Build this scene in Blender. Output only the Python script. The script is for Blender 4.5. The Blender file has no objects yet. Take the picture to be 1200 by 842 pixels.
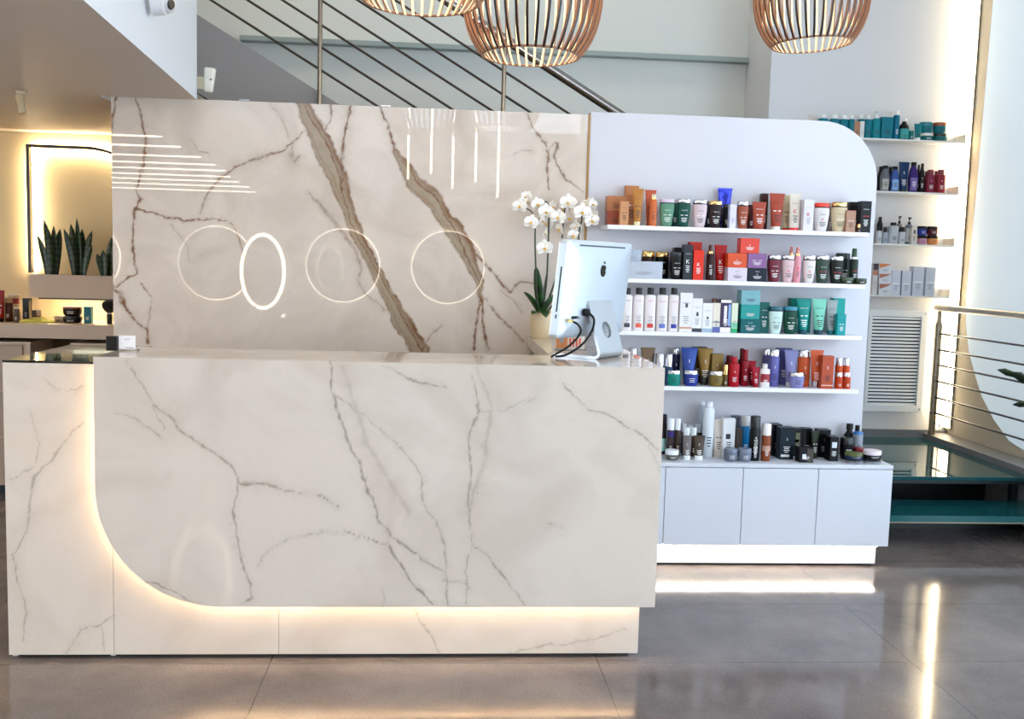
import bpy, bmesh, math, random
import numpy as np
from mathutils import Vector, Matrix, Euler
random.seed(7)
sc = bpy.context.scene
COL = sc.collection
PI = math.pi

# ------------------------------------------------------------------ camera
CAM = np.array([1.5056, -3.5159, 1.4581]); YAW, PIT, ROL, FPX = .0768, .0972, .0277, 1150.
def _rot():
    f = np.array([math.sin(YAW)*math.cos(PIT), math.cos(YAW)*math.cos(PIT), -math.sin(PIT)])
    r = np.array([math.cos(YAW), -math.sin(YAW), 0.]); u = np.cross(r, f)
    c, s = math.cos(ROL), math.sin(ROL)
    return r*c+u*s, -r*s+u*c, f
RR, UU, FF = _rot()
def at(ax, u, v, c):
    """world point where the sight line through photo point (u, v) meets the plane axis=c"""
    d = FF + RR*(u-600)/FPX - UU*(v-421)/FPX
    return CAM + d*(c-CAM[ax])/d[ax]
cd = bpy.data.cameras.new('camera'); cam = bpy.data.objects.new('camera', cd); COL.objects.link(cam)
cd.sensor_width = 36; cd.lens = 36*FPX/1200; cd.clip_start = .05; cd.clip_end = 100
M = Matrix.Identity(4)
for i in range(3):
    M[i][0], M[i][1], M[i][2], M[i][3] = RR[i], UU[i], -FF[i], CAM[i]
cam.matrix_world = M
sc.camera = cam

# ------------------------------------------------------------------ colours and materials
def lin(c):
    c = c/255.
    return c/12.92 if c <= .04045 else ((c+.055)/1.055)**2.4
def rgb(t): return (lin(t[0]), lin(t[1]), lin(t[2]), 1.)
_mats = {}
def mat(col, rough=.45, metal=0., key='', coat=0., trans=0., emit=None, estr=0., bump=0., bscale=200., alpha=1., spec=.5):
    k = (spec, tuple(col), rough, metal, coat, trans, emit, estr, bump, bscale, alpha)
    if k in _mats: return _mats[k]
    m = bpy.data.materials.new(key or 'surface'); m.use_nodes = True
    nt = m.node_tree; b = nt.nodes['Principled BSDF']
    b.inputs['Base Color'].default_value = rgb(col)
    b.inputs['Roughness'].default_value = rough
    b.inputs['Metallic'].default_value = metal
    b.inputs['Specular IOR Level'].default_value = spec
    b.inputs['Coat Weight'].default_value = coat
    b.inputs['Coat Roughness'].default_value = .05
    b.inputs['Transmission Weight'].default_value = trans
    b.inputs['Alpha'].default_value = alpha
    if emit:
        b.inputs['Emission Color'].default_value = (emit[0], emit[1], emit[2], 1)
        b.inputs['Emission Strength'].default_value = estr
    # faint procedural variation so that no surface is perfectly flat in tone
    tc = nt.nodes.new('ShaderNodeTexCoord'); nz = nt.nodes.new('ShaderNodeTexNoise')
    nz.inputs['Scale'].default_value = bscale if bump else 40.
    nt.links.new(tc.outputs['Object'], nz.inputs['Vector'])
    if bump:
        bp = nt.nodes.new('ShaderNodeBump'); bp.inputs['Strength'].default_value = bump; bp.inputs['Distance'].default_value = .002
        nt.links.new(nz.outputs['Fac'], bp.inputs['Height']); nt.links.new(bp.outputs['Normal'], b.inputs['Normal'])
    else:
        mr = nt.nodes.new('ShaderNodeMapRange'); mr.inputs['To Min'].default_value = max(0, rough-.03); mr.inputs['To Max'].default_value = min(1, rough+.03)
        nt.links.new(nz.outputs['Fac'], mr.inputs['Value']); nt.links.new(mr.outputs['Result'], b.inputs['Roughness'])
    _mats[k] = m
    return m
def glow(col, s):
    return mat((255, 255, 255), .5, emit=col, estr=s, key='light_strip')
WARM = (1., .80, .52); WARMW = (1., .85, .66); COOL = (.86, .93, 1.)
SILVER = mat((205, 205, 210), .18, 1.); GOLD = mat((225, 185, 120), .2, 1.)
STEEL = mat((150, 150, 152), .25, 1.); BLACK = mat((9, 9, 10), .3, spec=.3); DKSTEEL = mat((70, 68, 66), .3, 1.)
WHITE = mat((226, 226, 232), .38); WALLW = mat((214, 214, 212), .6, bump=.15, bscale=350.)

# ------------------------------------------------------------------ mesh helpers
def new_bm(): return bmesh.new()
def link(name, me, m, parent=None, loc=None):
    o = bpy.data.objects.new(name, me)
    if m is not None and not me.materials:
        for mm in (m if isinstance(m, (list, tuple)) else [m]): me.materials.append(mm)
    COL.objects.link(o)
    if parent is not None: o.parent = parent
    if loc is not None: o.location = loc
    return o
def obj(name, bm, m, parent=None, smooth=False, loc=None, angle=40):
    bmesh.ops.recalc_face_normals(bm, faces=bm.faces)
    me = bpy.data.meshes.new(name)
    if smooth:
        for f in bm.faces: f.smooth = True
        a = math.radians(angle)
        for e in bm.edges:
            if len(e.link_faces) == 2 and e.calc_face_angle(0) > a: e.smooth = False
    bm.to_mesh(me); bm.free()
    return link(name, me, m, parent, loc)
def box(bm, x0, x1, y0, y1, z0, z1, bev=0., seg=2):
    vs = [bm.verts.new(p) for p in ((x0,y0,z0),(x1,y0,z0),(x1,y1,z0),(x0,y1,z0),(x0,y0,z1),(x1,y0,z1),(x1,y1,z1),(x0,y1,z1))]
    fs = [bm.faces.new([vs[i] for i in q]) for q in ((0,1,2,3),(4,7,6,5),(0,4,5,1),(1,5,6,2),(2,6,7,3),(3,7,4,0))]
    if bev:
        es = list({e for f in fs for e in f.edges})
        bmesh.ops.bevel(bm, geom=es, offset=bev, segments=seg, affect='EDGES', profile=.5)
    return bm
def B(x0, x1, y0, y1, z0, z1, bev=.002): return box(new_bm(), x0, x1, y0, y1, z0, z1, bev)
def loft(bm, rings, n=24, p=2., cap0=True, cap1=True):
    """rings: (z, rx, ry[, cx, cy]) superellipse sections of exponent p"""
    prev = None; first = None
    for r in rings:
        z, rx, ry = r[:3]; cx, cy = (r[3], r[4]) if len(r) > 3 else (0, 0)
        ring = []
        for i in range(n):
            t = 2*PI*i/n; c, s = math.cos(t), math.sin(t)
            ring.append(bm.verts.new((cx+rx*math.copysign(abs(c)**(2/p), c), cy+ry*math.copysign(abs(s)**(2/p), s), z)))
        if prev:
            for i in range(n): bm.faces.new((prev[i], prev[(i+1) % n], ring[(i+1) % n], ring[i]))
        else: first = ring
        prev = ring
    if cap0: bm.faces.new(first[::-1])
    if cap1: bm.faces.new(prev)
    return bm
def tube(bm, pts, r, n=8, closed=False):
    pts = [Vector(p) for p in pts]; rs = r if isinstance(r, (list, tuple)) else [r]*len(pts)
    prev = None; first = None; nrm = None
    for i, p in enumerate(pts):
        a = pts[i-1] if (i or closed) else p; b = pts[(i+1) % len(pts)] if (i < len(pts)-1 or closed) else p
        d = (b-a).normalized()
        if nrm is None:
            nrm = d.orthogonal().normalized()
        else:
            nrm = (nrm - d*nrm.dot(d)); nrm = nrm.normalized() if nrm.length > 1e-6 else d.orthogonal().normalized()
        bn = d.cross(nrm)
        ring = [bm.verts.new(p+(nrm*math.cos(2*PI*k/n)+bn*math.sin(2*PI*k/n))*rs[i]) for k in range(n)]
        if prev:
            for k in range(n): bm.faces.new((prev[k], prev[(k+1) % n], ring[(k+1) % n], ring[k]))
        else: first = ring
        prev = ring
    if closed:
        # match the start ring by nearest rotation
        best = min(range(n), key=lambda s: sum((prev[k].co-first[(k+s) % n].co).length for k in range(n)))
        for k in range(n): bm.faces.new((prev[k], prev[(k+1) % n], first[(k+1+best) % n], first[(k+best) % n]))
    else:
        bm.faces.new(first[::-1]); bm.faces.new(prev)
    return bm
def prism(bm, outline, y0, y1, ax=1):
    """outline of (a, b) pairs extruded along axis ax; ax=1: (x, z); ax=0: (y, z); ax=2: (x, y)"""
    def P(a, b, c): return (a, c, b) if ax == 1 else ((c, a, b) if ax == 0 else (a, b, c))
    A = [bm.verts.new(P(a, b, y0)) for a, b in outline]; Bv = [bm.verts.new(P(a, b, y1)) for a, b in outline]
    n = len(A)
    bm.faces.new(A); bm.faces.new(Bv[::-1])
    for i in range(n): bm.faces.new((A[i], Bv[i], Bv[(i+1) % n], A[(i+1) % n]))
    return bm
def arc(cx, cz, r, a0, a1, n=14):
    return [(cx+r*math.cos(math.radians(a0+(a1-a0)*i/n)), cz+r*math.sin(math.radians(a0+(a1-a0)*i/n))) for i in range(n+1)]
def thing(name, label, cat, loc=(0, 0, 0), rz=0., group=None):
    o = bpy.data.objects.new(name, None); COL.objects.link(o); o.empty_display_size = .05
    o.location = loc; o.rotation_euler = (0, 0, rz)
    return tag(o, label, cat, group)
def tag(o, label, cat, group=None, kind=None):
    if label: o['label'] = label
    if cat: o['category'] = cat
    if group: o['group'] = group
    if kind: o['kind'] = kind
    return o
def struct(name, bm, m, smooth=False):
    o = obj(name, bm, m, None, smooth); o['kind'] = 'structure'; return o
def lamp(name, kind, loc, energy, col, size=None, size_y=None, rot=(0, 0, 0), parent=None, portal=False):
    l = bpy.data.lights.new(name, kind); l.energy = energy; l.color = col
    if kind == 'AREA':
        l.shape = 'RECTANGLE'; l.size = size; l.size_y = size_y or size
    elif size: l.shadow_soft_size = size
    o = bpy.data.objects.new(name, l); COL.objects.link(o); o.location = loc; o.rotation_euler = rot
    if parent is not None: o.parent = parent
    if portal: l.cycles.is_portal = True
    return o
# text as flat mesh, cached
_txt = {}
def text_mesh(s, size=1.):
    if s in _txt: return _txt[s]
    c = bpy.data.curves.new('lettering', 'FONT'); c.body = s; c.size = 1.; c.align_x = 'CENTER'; c.align_y = 'CENTER'; c.resolution_u = 3
    o = bpy.data.objects.new('lettering', c); COL.objects.link(o)
    dg = bpy.context.evaluated_depsgraph_get(); dg.update()
    me = bpy.data.meshes.new_from_object(o.evaluated_get(dg))
    bpy.data.objects.remove(o); 
    _txt[s] = ([tuple(v.co) for v in me.vertices], [tuple(p.vertices) for p in me.polygons])
    bpy.data.meshes.remove(me)
    return _txt[s]
def add_text(bm, s, cx, cz, h, surf, wmax=None, up=False):
    vs, fs = text_mesh(s)
    xs = [v[0] for v in vs]; ys = [v[1] for v in vs]
    sx = sy = h/max(1e-6, max(ys)-min(ys)); mx = (max(xs)+min(xs))/2; my = (max(ys)+min(ys))/2
    if wmax and (max(xs)-min(xs))*sx > wmax: sx = sy = wmax/(max(xs)-min(xs))
    out = []
    for v in vs:
        a, b = (v[0]-mx)*sx, (v[1]-my)*sy
        if up: a, b = -b, a
        out.append(bm.verts.new((cx+a, surf(cx+a, cz+b), cz+b)))
    for f in fs:
        try: bm.faces.new([out[i] for i in f])
        except ValueError: pass
def strip(bm, x0, x1, z0, z1, surf, n=6):
    lo = [bm.verts.new((x0+(x1-x0)*i/n, surf(x0+(x1-x0)*i/n, z0), z0)) for i in range(n+1)]
    hi = [bm.verts.new((x0+(x1-x0)*i/n, surf(x0+(x1-x0)*i/n, z1), z1)) for i in range(n+1)]
    for i in range(n): bm.faces.new((lo[i], lo[i+1], hi[i+1], hi[i]))

# ------------------------------------------------------------------ stone veins
_rng = np.random.RandomState(3)
_tab = _rng.rand(512, 512)
def vnoise(x, y):
    xi = np.floor(x).astype(int); yi = np.floor(y).astype(int); fx = x-xi; fy = y-yi
    fx = fx*fx*(3-2*fx); fy = fy*fy*(3-2*fy)
    g = lambda a, b: _tab[a % 512, b % 512]
    return (g(xi, yi)*(1-fx)+g(xi+1, yi)*fx)*(1-fy)+(g(xi, yi+1)*(1-fx)+g(xi+1, yi+1)*fx)*fy
def fbm(x, y, o=4):
    s = 0; a = .5
    for i in range(o): s = s+a*(vnoise(x*2**i+17*i, y*2**i+31*i)-.5)*2; a *= .5
    return s
def vein_fields(X, Z, veins, plane_y, wob=.012):
    """veins: (strength, soft, [(u, v, width_px)...]) traced along the stone; returns dark line and band fields"""
    Xw = X + wob*fbm(X*16+3, Z*16) + wob*.45*fbm(X*60, Z*60+9); Zw = Z + wob*fbm(X*16+40, Z*16+7) + wob*.45*fbm(X*60+5, Z*60+77)
    line = np.zeros_like(X); band = np.zeros_like(X)
    for st, kind, pts in veins:
        W = [(at(1, u, v, plane_y)[[0, 2]], w) for u, v, w in pts]
        sc_ = (plane_y-CAM[1])/FPX
        best = np.full(X.shape, 9.); SD = np.zeros(X.shape); WW = np.full(X.shape, .002); AL = np.zeros(X.shape); run = 0.
        for (a, wa), (b, wb) in zip(W, W[1:]):
            d = b-a; L2 = d@d
            m = (Xw > min(a[0], b[0])-.12) & (Xw < max(a[0], b[0])+.12) & (Zw > min(a[1], b[1])-.12) & (Zw < max(a[1], b[1])+.12)
            if m.any():
                x, z = Xw[m], Zw[m]
                t = np.clip(((x-a[0])*d[0]+(z-a[1])*d[1])/L2, 0, 1)
                ox, oz = x-(a[0]+t*d[0]), z-(a[1]+t*d[1]); dist = np.hypot(ox, oz)
                bb = best[m]; k = dist < bb
                for A_, val in ((best, dist), (SD, np.sign(ox*d[1]-oz*d[0])*-1), (WW, (wa+(wb-wa)*t)*sc_*.5), (AL, run+t*math.sqrt(L2))):
                    c = A_[m]; c[k] = val[k]; A_[m] = c
            run += math.sqrt(L2)
        m = best < .12
        if not m.any(): continue
        x, z, dist, side, w, al = X[m], Z[m], best[m], SD[m], WW[m], AL[m]
        if kind == 'band':
            w = w*(1+.25*fbm(x*14+5, z*14))
            sv = side*dist/np.maximum(w, .003)          # -1 one rim .. +1 the other
            inside = np.clip((w-dist)/.005+.5, 0, 1)
            rim = np.exp(-((dist-w)/.0055)**2)*np.where(side > 0, 1., .7)*np.clip(.65+fbm(x*40, z*40), .3, 1)
            thread = .9*np.exp(-((sv-.15-.35*np.sin(al*7)-.25*fbm(x*6, z*6+3))/.09)**2)*inside
            thread2 = .45*np.exp(-((sv+.4+.3*np.sin(al*5+1))/.06)**2)*inside
            rust = .85*np.clip((sv-.25)/.6, 0, 1)*inside*np.clip(.7+fbm(x*9, z*9), .2, 1)
            band[m] = np.maximum(band[m], inside*(.88+.12*fbm(x*30, z*30)))
            line[m] = np.maximum(line[m], st*np.maximum(np.maximum(rim, thread), np.maximum(thread2, rust)))
        else:
            w = w*np.clip(.35+1.1*vnoise(x*42+9, z*42), .3, 1.5)
            core = np.exp(-(dist/np.maximum(w*.8, .0011))**2)
            halo = .26*np.exp(-(dist/(w*3+.008))**2)
            brk = np.clip(.25+1.35*vnoise(x*70, z*70), 0, 1)
            crack = .55*np.exp(-(fbm(x*24+11, z*24)/.035)**2)*np.exp(-(dist/.016)**2)*np.clip(vnoise(x*12+4, z*12)*2-.7, 0, 1)
            line[m] = np.maximum(line[m], st*np.maximum(core*brk, crack)); band[m] = np.maximum(band[m], halo*kind)
    return np.clip(line, 0, 1), np.clip(band, 0, 1)
def slab(name, xl, xr, zs, yf, yb, m, veins, parent=None, nx=300):
    """upright stone slab with a dense front face; xl, xr are functions of z (curved edges), zs the row heights"""
    zs = np.asarray(zs); nz = len(zs); t = np.linspace(0, 1, nx+1)
    L = np.array([xl(z) for z in zs]); R = np.array([xr(z) for z in zs])
    X = L[:, None]+(R-L)[:, None]*t[None, :]; Z = np.repeat(zs[:, None], nx+1, 1)
    line, band = vein_fields(X, Z, veins, yf)
    nf = X.size
    co = np.zeros((nf, 3)); co[:, 0] = X.ravel(); co[:, 1] = yf; co[:, 2] = Z.ravel()
    ids = np.arange(nf).reshape(nz, nx+1)
    faces = np.stack([ids[:-1, :-1], ids[:-1, 1:], ids[1:, 1:], ids[1:, :-1]], -1).reshape(-1, 4)
    loop = list(ids[0, :])+list(ids[1:, -1])+list(ids[-1, -2::-1])+list(ids[-2:0:-1, 0])
    loop = np.array(loop); nb = len(loop)
    back = co[loop].copy(); back[:, 1] = yb
    co = np.concatenate([co, back]); bi = nf+np.arange(nb)
    side = np.stack([loop, bi, np.roll(bi, -1), np.roll(loop, -1)], -1)
    me = bpy.data.meshes.new(name)
    polys = [tuple(int(i) for i in f) for f in faces]+[tuple(int(i) for i in f) for f in side]+[tuple(int(i) for i in bi[::-1])]
    me.from_pydata([tuple(c) for c in co], [], polys)
    a = me.color_attributes.new('veins', 'FLOAT_COLOR', 'POINT')
    c = np.zeros((len(co), 4), np.float32); c[:, 3] = 1
    c[:nf, 0] = line.ravel(); c[:nf, 1] = band.ravel(); c[nf:, 0] = line.ravel()[loop]; c[nf:, 1] = band.ravel()[loop]
    a.data.foreach_set('color', c.ravel())
    me.update()
    return link(name, me, m, parent)
def stone(name, base, cloud, dark, bandc, rough=.05, scale=3.):
    m = bpy.data.materials.new(name); m.use_nodes = True; nt = m.node_tree; N = nt.nodes; Lk = nt.links
    b = N['Principled BSDF']; b.inputs['Roughness'].default_value = rough
    tc = N.new('ShaderNodeTexCoord')
    n1 = N.new('ShaderNodeTexNoise'); n1.inputs['Scale'].default_value = scale; n1.inputs['Detail'].default_value = 8; n1.inputs['Distortion'].default_value = 1.2
    Lk.new(tc.outputs['Object'], n1.inputs['Vector'])
    r1 = N.new('ShaderNodeMapRange'); r1.inputs['From Min'].default_value = .42; r1.inputs['From Max'].default_value = .72; Lk.new(n1.outputs['Fac'], r1.inputs['Value'])
    mx = N.new('ShaderNodeMixRGB'); mx.inputs['Color1'].default_value = rgb(base); mx.inputs['Color2'].default_value = rgb(cloud); Lk.new(r1.outputs['Result'], mx.inputs['Fac'])
    n2 = N.new('ShaderNodeTexNoise'); n2.inputs['Scale'].default_value = 90; n2.inputs['Detail'].default_value = 4; Lk.new(tc.outputs['Object'], n2.inputs['Vector'])
    r2 = N.new('ShaderNodeMapRange'); r2.inputs['From Min'].default_value = .35; r2.inputs['From Max'].default_value = .75; r2.inputs['To Max'].default_value = .16; Lk.new(n2.outputs['Fac'], r2.inputs['Value'])
    mg = N.new('ShaderNodeMixRGB'); mg.inputs['Color2'].default_value = rgb(cloud); Lk.new(mx.outputs['Color'], mg.inputs['Color1']); Lk.new(r2.outputs['Result'], mg.inputs['Fac'])
    at_ = N.new('ShaderNodeAttribute'); at_.attribute_name = 'veins'
    sp = N.new('ShaderNodeSeparateColor'); Lk.new(at_.outputs['Color'], sp.inputs['Color'])
    m2 = N.new('ShaderNodeMixRGB'); m2.inputs['Color2'].default_value = rgb(bandc); Lk.new(mg.outputs['Color'], m2.inputs['Color1']); Lk.new(sp.outputs['Green'], m2.inputs['Fac'])
    m3 = N.new('ShaderNodeMixRGB'); m3.inputs['Color2'].default_value = rgb(dark); Lk.new(m2.outputs['Color'], m3.inputs['Color1']); Lk.new(sp.outputs['Red'], m3.inputs['Fac'])
    Lk.new(m3.outputs['Color'], b.inputs['Base Color'])
    return m
SKY=3.0; EXPO=0.74; PANEGLOW=.24; UPW=14; DESKGLOW=30; KICKGLOW=20; CORNERGLOW=13; MIRGLOW=65; CTRGLOW=60; MACROT=52; MACSH=(-.05, 0)
# ================================================================== the setting
def refl(u, v, yp, ym=1.384):
    """where the reflection seen in the polished wall at photo point (u, v) lies on the plane y=yp"""
    Mp = at(1, u, v, ym); d = (Mp-CAM)*np.array([1, -1, 1]); return Mp+d*(yp-ym)/d[1]
YB, YW, YL, YF = 3.65, 3.1, 2.9, -8.5      # ledge wall, shelf wall, salon wall, wall behind the camera
XR, XL, HC = 5.1, -4.2, 5.2
# floor: large polished concrete-look tiles
fm = bpy.data.materials.new('floor_tile'); fm.use_nodes = True
nt = fm.node_tree; N = nt.nodes; Lk = nt.links; b = N['Principled BSDF']
tc = N.new('ShaderNodeTexCoord'); sx = N.new('ShaderNodeSeparateXYZ'); Lk.new(tc.outputs['Object'], sx.inputs['Vector'])
def joint(sock, off, step, w):
    a = N.new('ShaderNodeMath'); a.operation = 'SUBTRACT'; a.inputs[1].default_value = off-step/2; Lk.new(sock, a.inputs[0])
    d = N.new('ShaderNodeMath'); d.operation = 'FLOORED_MODULO'; d.inputs[1].default_value = step; Lk.new(a.outputs[0], d.inputs[0])
    s = N.new('ShaderNodeMath'); s.operation = 'SUBTRACT'; s.inputs[1].default_value = step/2; Lk.new(d.outputs[0], s.inputs[0])
    q = N.new('ShaderNodeMath'); q.operation = 'ABSOLUTE'; Lk.new(s.outputs[0], q.inputs[0])
    l = N.new('ShaderNodeMath'); l.operation = 'LESS_THAN'; l.inputs[1].default_value = w; Lk.new(q.outputs[0], l.inputs[0])
    return l.outputs[0]
jx = joint(sx.outputs['X'], .927, 1.196, .0016); jy = joint(sx.outputs['Y'], -.0506, .632, .0016)
jm = N.new('ShaderNodeMath'); jm.operation = 'MAXIMUM'; Lk.new(jx, jm.inputs[0]); Lk.new(jy, jm.inputs[1])
n1 = N.new('ShaderNodeTexNoise'); n1.inputs['Scale'].default_value = 2.2; n1.inputs['Detail'].default_value = 9; n1.inputs['Roughness'].default_value = .62; Lk.new(tc.outputs['Object'], n1.inputs['Vector'])
rp = N.new('ShaderNodeValToRGB'); rp.color_ramp.elements[0].position = .3; rp.color_ramp.elements[0].color = rgb((92, 84, 82)); rp.color_ramp.elements[1].position = .72; rp.color_ramp.elements[1].color = rgb((124, 114, 110)); Lk.new(n1.outputs['Fac'], rp.inputs['Fac'])
n2 = N.new('ShaderNodeTexNoise'); n2.inputs['Scale'].default_value = 120; n2.inputs['Detail'].default_value = 3; Lk.new(tc.outputs['Object'], n2.inputs['Vector'])
mg = N.new('ShaderNodeMixRGB'); mg.blend_type = 'OVERLAY'; mg.inputs['Fac'].default_value = .35; Lk.new(rp.outputs['Color'], mg.inputs['Color1']); Lk.new(n2.outputs['Fac'], mg.inputs['Color2'])
mj = N.new('ShaderNodeMixRGB'); mj.inputs['Color2'].default_value = rgb((46, 42, 42)); Lk.new(mg.outputs['Color'], mj.inputs['Color1']); Lk.new(jm.outputs[0], mj.inputs['Fac'])
Lk.new(mj.outputs['Color'], b.inputs['Base Color'])
rr_ = N.new('ShaderNodeMapRange'); rr_.inputs['To Min'].default_value = .05; rr_.inputs['To Max'].default_value = .14; Lk.new(n1.outputs['Fac'], rr_.inputs['Value']); Lk.new(rr_.outputs['Result'], b.inputs['Roughness'])
bp = N.new('ShaderNodeBump'); bp.inputs['Strength'].default_value = .06; bp.inputs['Distance'].default_value = .004
n3 = N.new('ShaderNodeTexNoise'); n3.inputs['Scale'].default_value = 5; Lk.new(tc.outputs['Object'], n3.inputs['Vector']); Lk.new(n3.outputs['Fac'], bp.inputs['Height']); Lk.new(bp.outputs['Normal'], b.inputs['Normal'])
struct('floor', box(new_bm(), XL-.2, XR+.2, YF-.2, YB+.2, -.12, 0), fm)

struct('wall_back', box(new_bm(), XL, 3.72, YB, YB+.15, 0, HC), mat((214, 218, 214), .6, bump=.12, bscale=300))
struct('wall_back_right', box(new_bm(), 3.707, XR+.15, YW, YB+.15, 0, HC), mat((212, 214, 217), .55, bump=.12, bscale=300))
struct('wall_back_left', box(new_bm(), XL, -.09, YL, YL+.1, 0, 2.188), mat((206, 188, 150), .6, bump=.12, bscale=300))
struct('wall_left', box(new_bm(), XL-.15, XL, -1.2, YB+.15, 0, HC), WALLW)
struct('wall_left_upper', box(new_bm(), XL-.15, XL, YF, -1.2, 2.19, HC), WALLW)
# right wall: solid by the stair landing, shop window towards the camera
struct('wall_right', box(new_bm(), XR, XR+.15, .9, YB+.15, 0, HC), mat((206, 196, 176), .6, bump=.12, bscale=300))
struct('wall_right_upper', box(new_bm(), XR, XR+.15, YF, .9, 3.3, HC), WALLW)
struct('wall_right_sill', box(new_bm(), XR, XR+.15, YF, .9, 0, .12), WALLW)
struct('wall_front', box(new_bm(), XL-.15, XR+.15, YF-.15, YF, 0, 3.35), mat((196, 186, 172), .6, bump=.12, bscale=300))
struct('wall_front_upper', box(new_bm(), XL-.15, XR+.15, YF-.15, YF, 5.0, HC), WALLW)
struct('ceiling', box(new_bm(), XL-.15, XR+.15, YF-.15, YB+.15, HC, HC+.12), WALLW)
# shop window on the right: frame, mullions and panes
wb = new_bm(); FRM = mat((60, 60, 62), .4, .6)
for y in np.linspace(YF+.03, .87, 6): box(wb, XR+.03, XR+.1, y-.03, y+.03, .12, 3.3)
for z in (.15, 3.27): box(wb, XR+.035, XR+.095, YF+.06, .84, z-.03, z+.03)
struct('window_1', wb, FRM)
wb = new_bm()
for x in np.linspace(XL-.1, XR+.1, 7): box(wb, x-.03, x+.03, YF-.1, YF-.04, 3.35, 5.0)
for z in (3.38, 4.97): box(wb, XL, XR, YF-.095, YF-.045, z-.03, z+.03)
struct('window_2', wb, FRM)
wb = new_bm()
for y in np.linspace(YF+.03, -1.23, 6): box(wb, XL-.1, XL-.04, y-.03, y+.03, .0, 2.19)
for z in (.03, 2.16): box(wb, XL-.095, XL-.045, YF+.06, -1.26, z-.03, z+.03)
struct('window_4', wb, FRM)
# pale wall pane, rounded lower corner, beside the landing; emission stands in for daylight
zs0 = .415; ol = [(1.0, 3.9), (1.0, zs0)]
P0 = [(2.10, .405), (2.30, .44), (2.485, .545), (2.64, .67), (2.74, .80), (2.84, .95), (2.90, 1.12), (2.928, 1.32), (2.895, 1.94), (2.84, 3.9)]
struct('glowing_wall_pane', prism(new_bm(), ol+P0, XR-.012, XR-.0005, ax=0), mat((206, 222, 234), .45, emit=(.78, .91, 1.), estr=PANEGLOW))
# mezzanine slab and lower ceiling on the left
SOF = mat((206, 192, 178), .55, bump=.1, bscale=300); FASC = mat((214, 220, 226), .5)
sl = new_bm(); prism(sl, [(XL+.001, YF+.001), (.93, YF+.001), (.347, 1.335), (-.1, 1.335), (-.1, YL-.001), (XL+.001, YL-.001)], 2.19, 3.6, ax=2)
bmesh.ops.recalc_face_normals(sl, faces=sl.faces)
for f in sl.faces:
    if f.normal.z < -.9: f.material_index = 1
so = obj('ceiling_mezzanine', sl, [FASC, SOF]); so['kind'] = 'structure'
# ledge on the stair wall
zl = at(1, 590, 60, YB)[2]
struct('trim_1', box(new_bm(), at(1, 283, 47, YB)[0], 3.7, YB-.07, YB+.01, zl-.018, zl+.018, .004), mat((150, 164, 162), .4))
# grey skirting round the landing
ZP = .32
struct('baseboard_back', box(new_bm(), 4.15, XR, YW-.03, YW+.01, ZP-.05, ZP+.055), mat((120, 122, 126), .5))
struct('baseboard_right', box(new_bm(), 4.93, XR, 1.2, YW-.03, ZP-.30, ZP+.035), mat((128, 128, 130), .5))

# ================================================================== light
w = bpy.data.worlds.new('sky'); sc.world = w; w.use_nodes = True
bg = w.node_tree.nodes['Background']; bg.inputs[0].default_value = (.70, .84, 1., 1); bg.inputs[1].default_value = SKY
lamp('daylight_portal_right', 'AREA', (XR+.12, (YF+.9)/2, 1.7), 1, (1, 1, 1), .9-YF, 3.1, (0, math.radians(90), math.radians(180)), portal=True)
lamp('daylight_portal_front', 'AREA', (.5, YF-.12, 4.15), 1, (1, 1, 1), XR-XL, 1.6, (math.radians(-90), 0, math.radians(180)), portal=True)
lamp('daylight_portal_left', 'AREA', (XL-.12, (YF-1.2)/2, 1.22), 1, (1, 1, 1), -1.2-YF, 2.4, (0, math.radians(-90), 0), portal=True)
sc.view_settings.view_transform = 'Standard'; sc.view_settings.look = 'None'
sc.view_settings.gamma = 1; sc.view_settings.use_curve_mapping = False
sc.view_settings.exposure = EXPO
sc.cycles.max_bounces = 10; sc.cycles.diffuse_bounces = 5; sc.cycles.glossy_bounces = 5; sc.cycles.transmission_bounces = 8; sc.cycles.transparent_max_bounces = 12
sc.cycles.use_denoising = True; sc.cycles.sample_clamp_indirect = 6; sc.cycles.use_adaptive_sampling = False
sc.cycles.caustics_reflective = False; sc.cycles.caustics_refractive = False; sc.cycles.blur_glossy = .2

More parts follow.
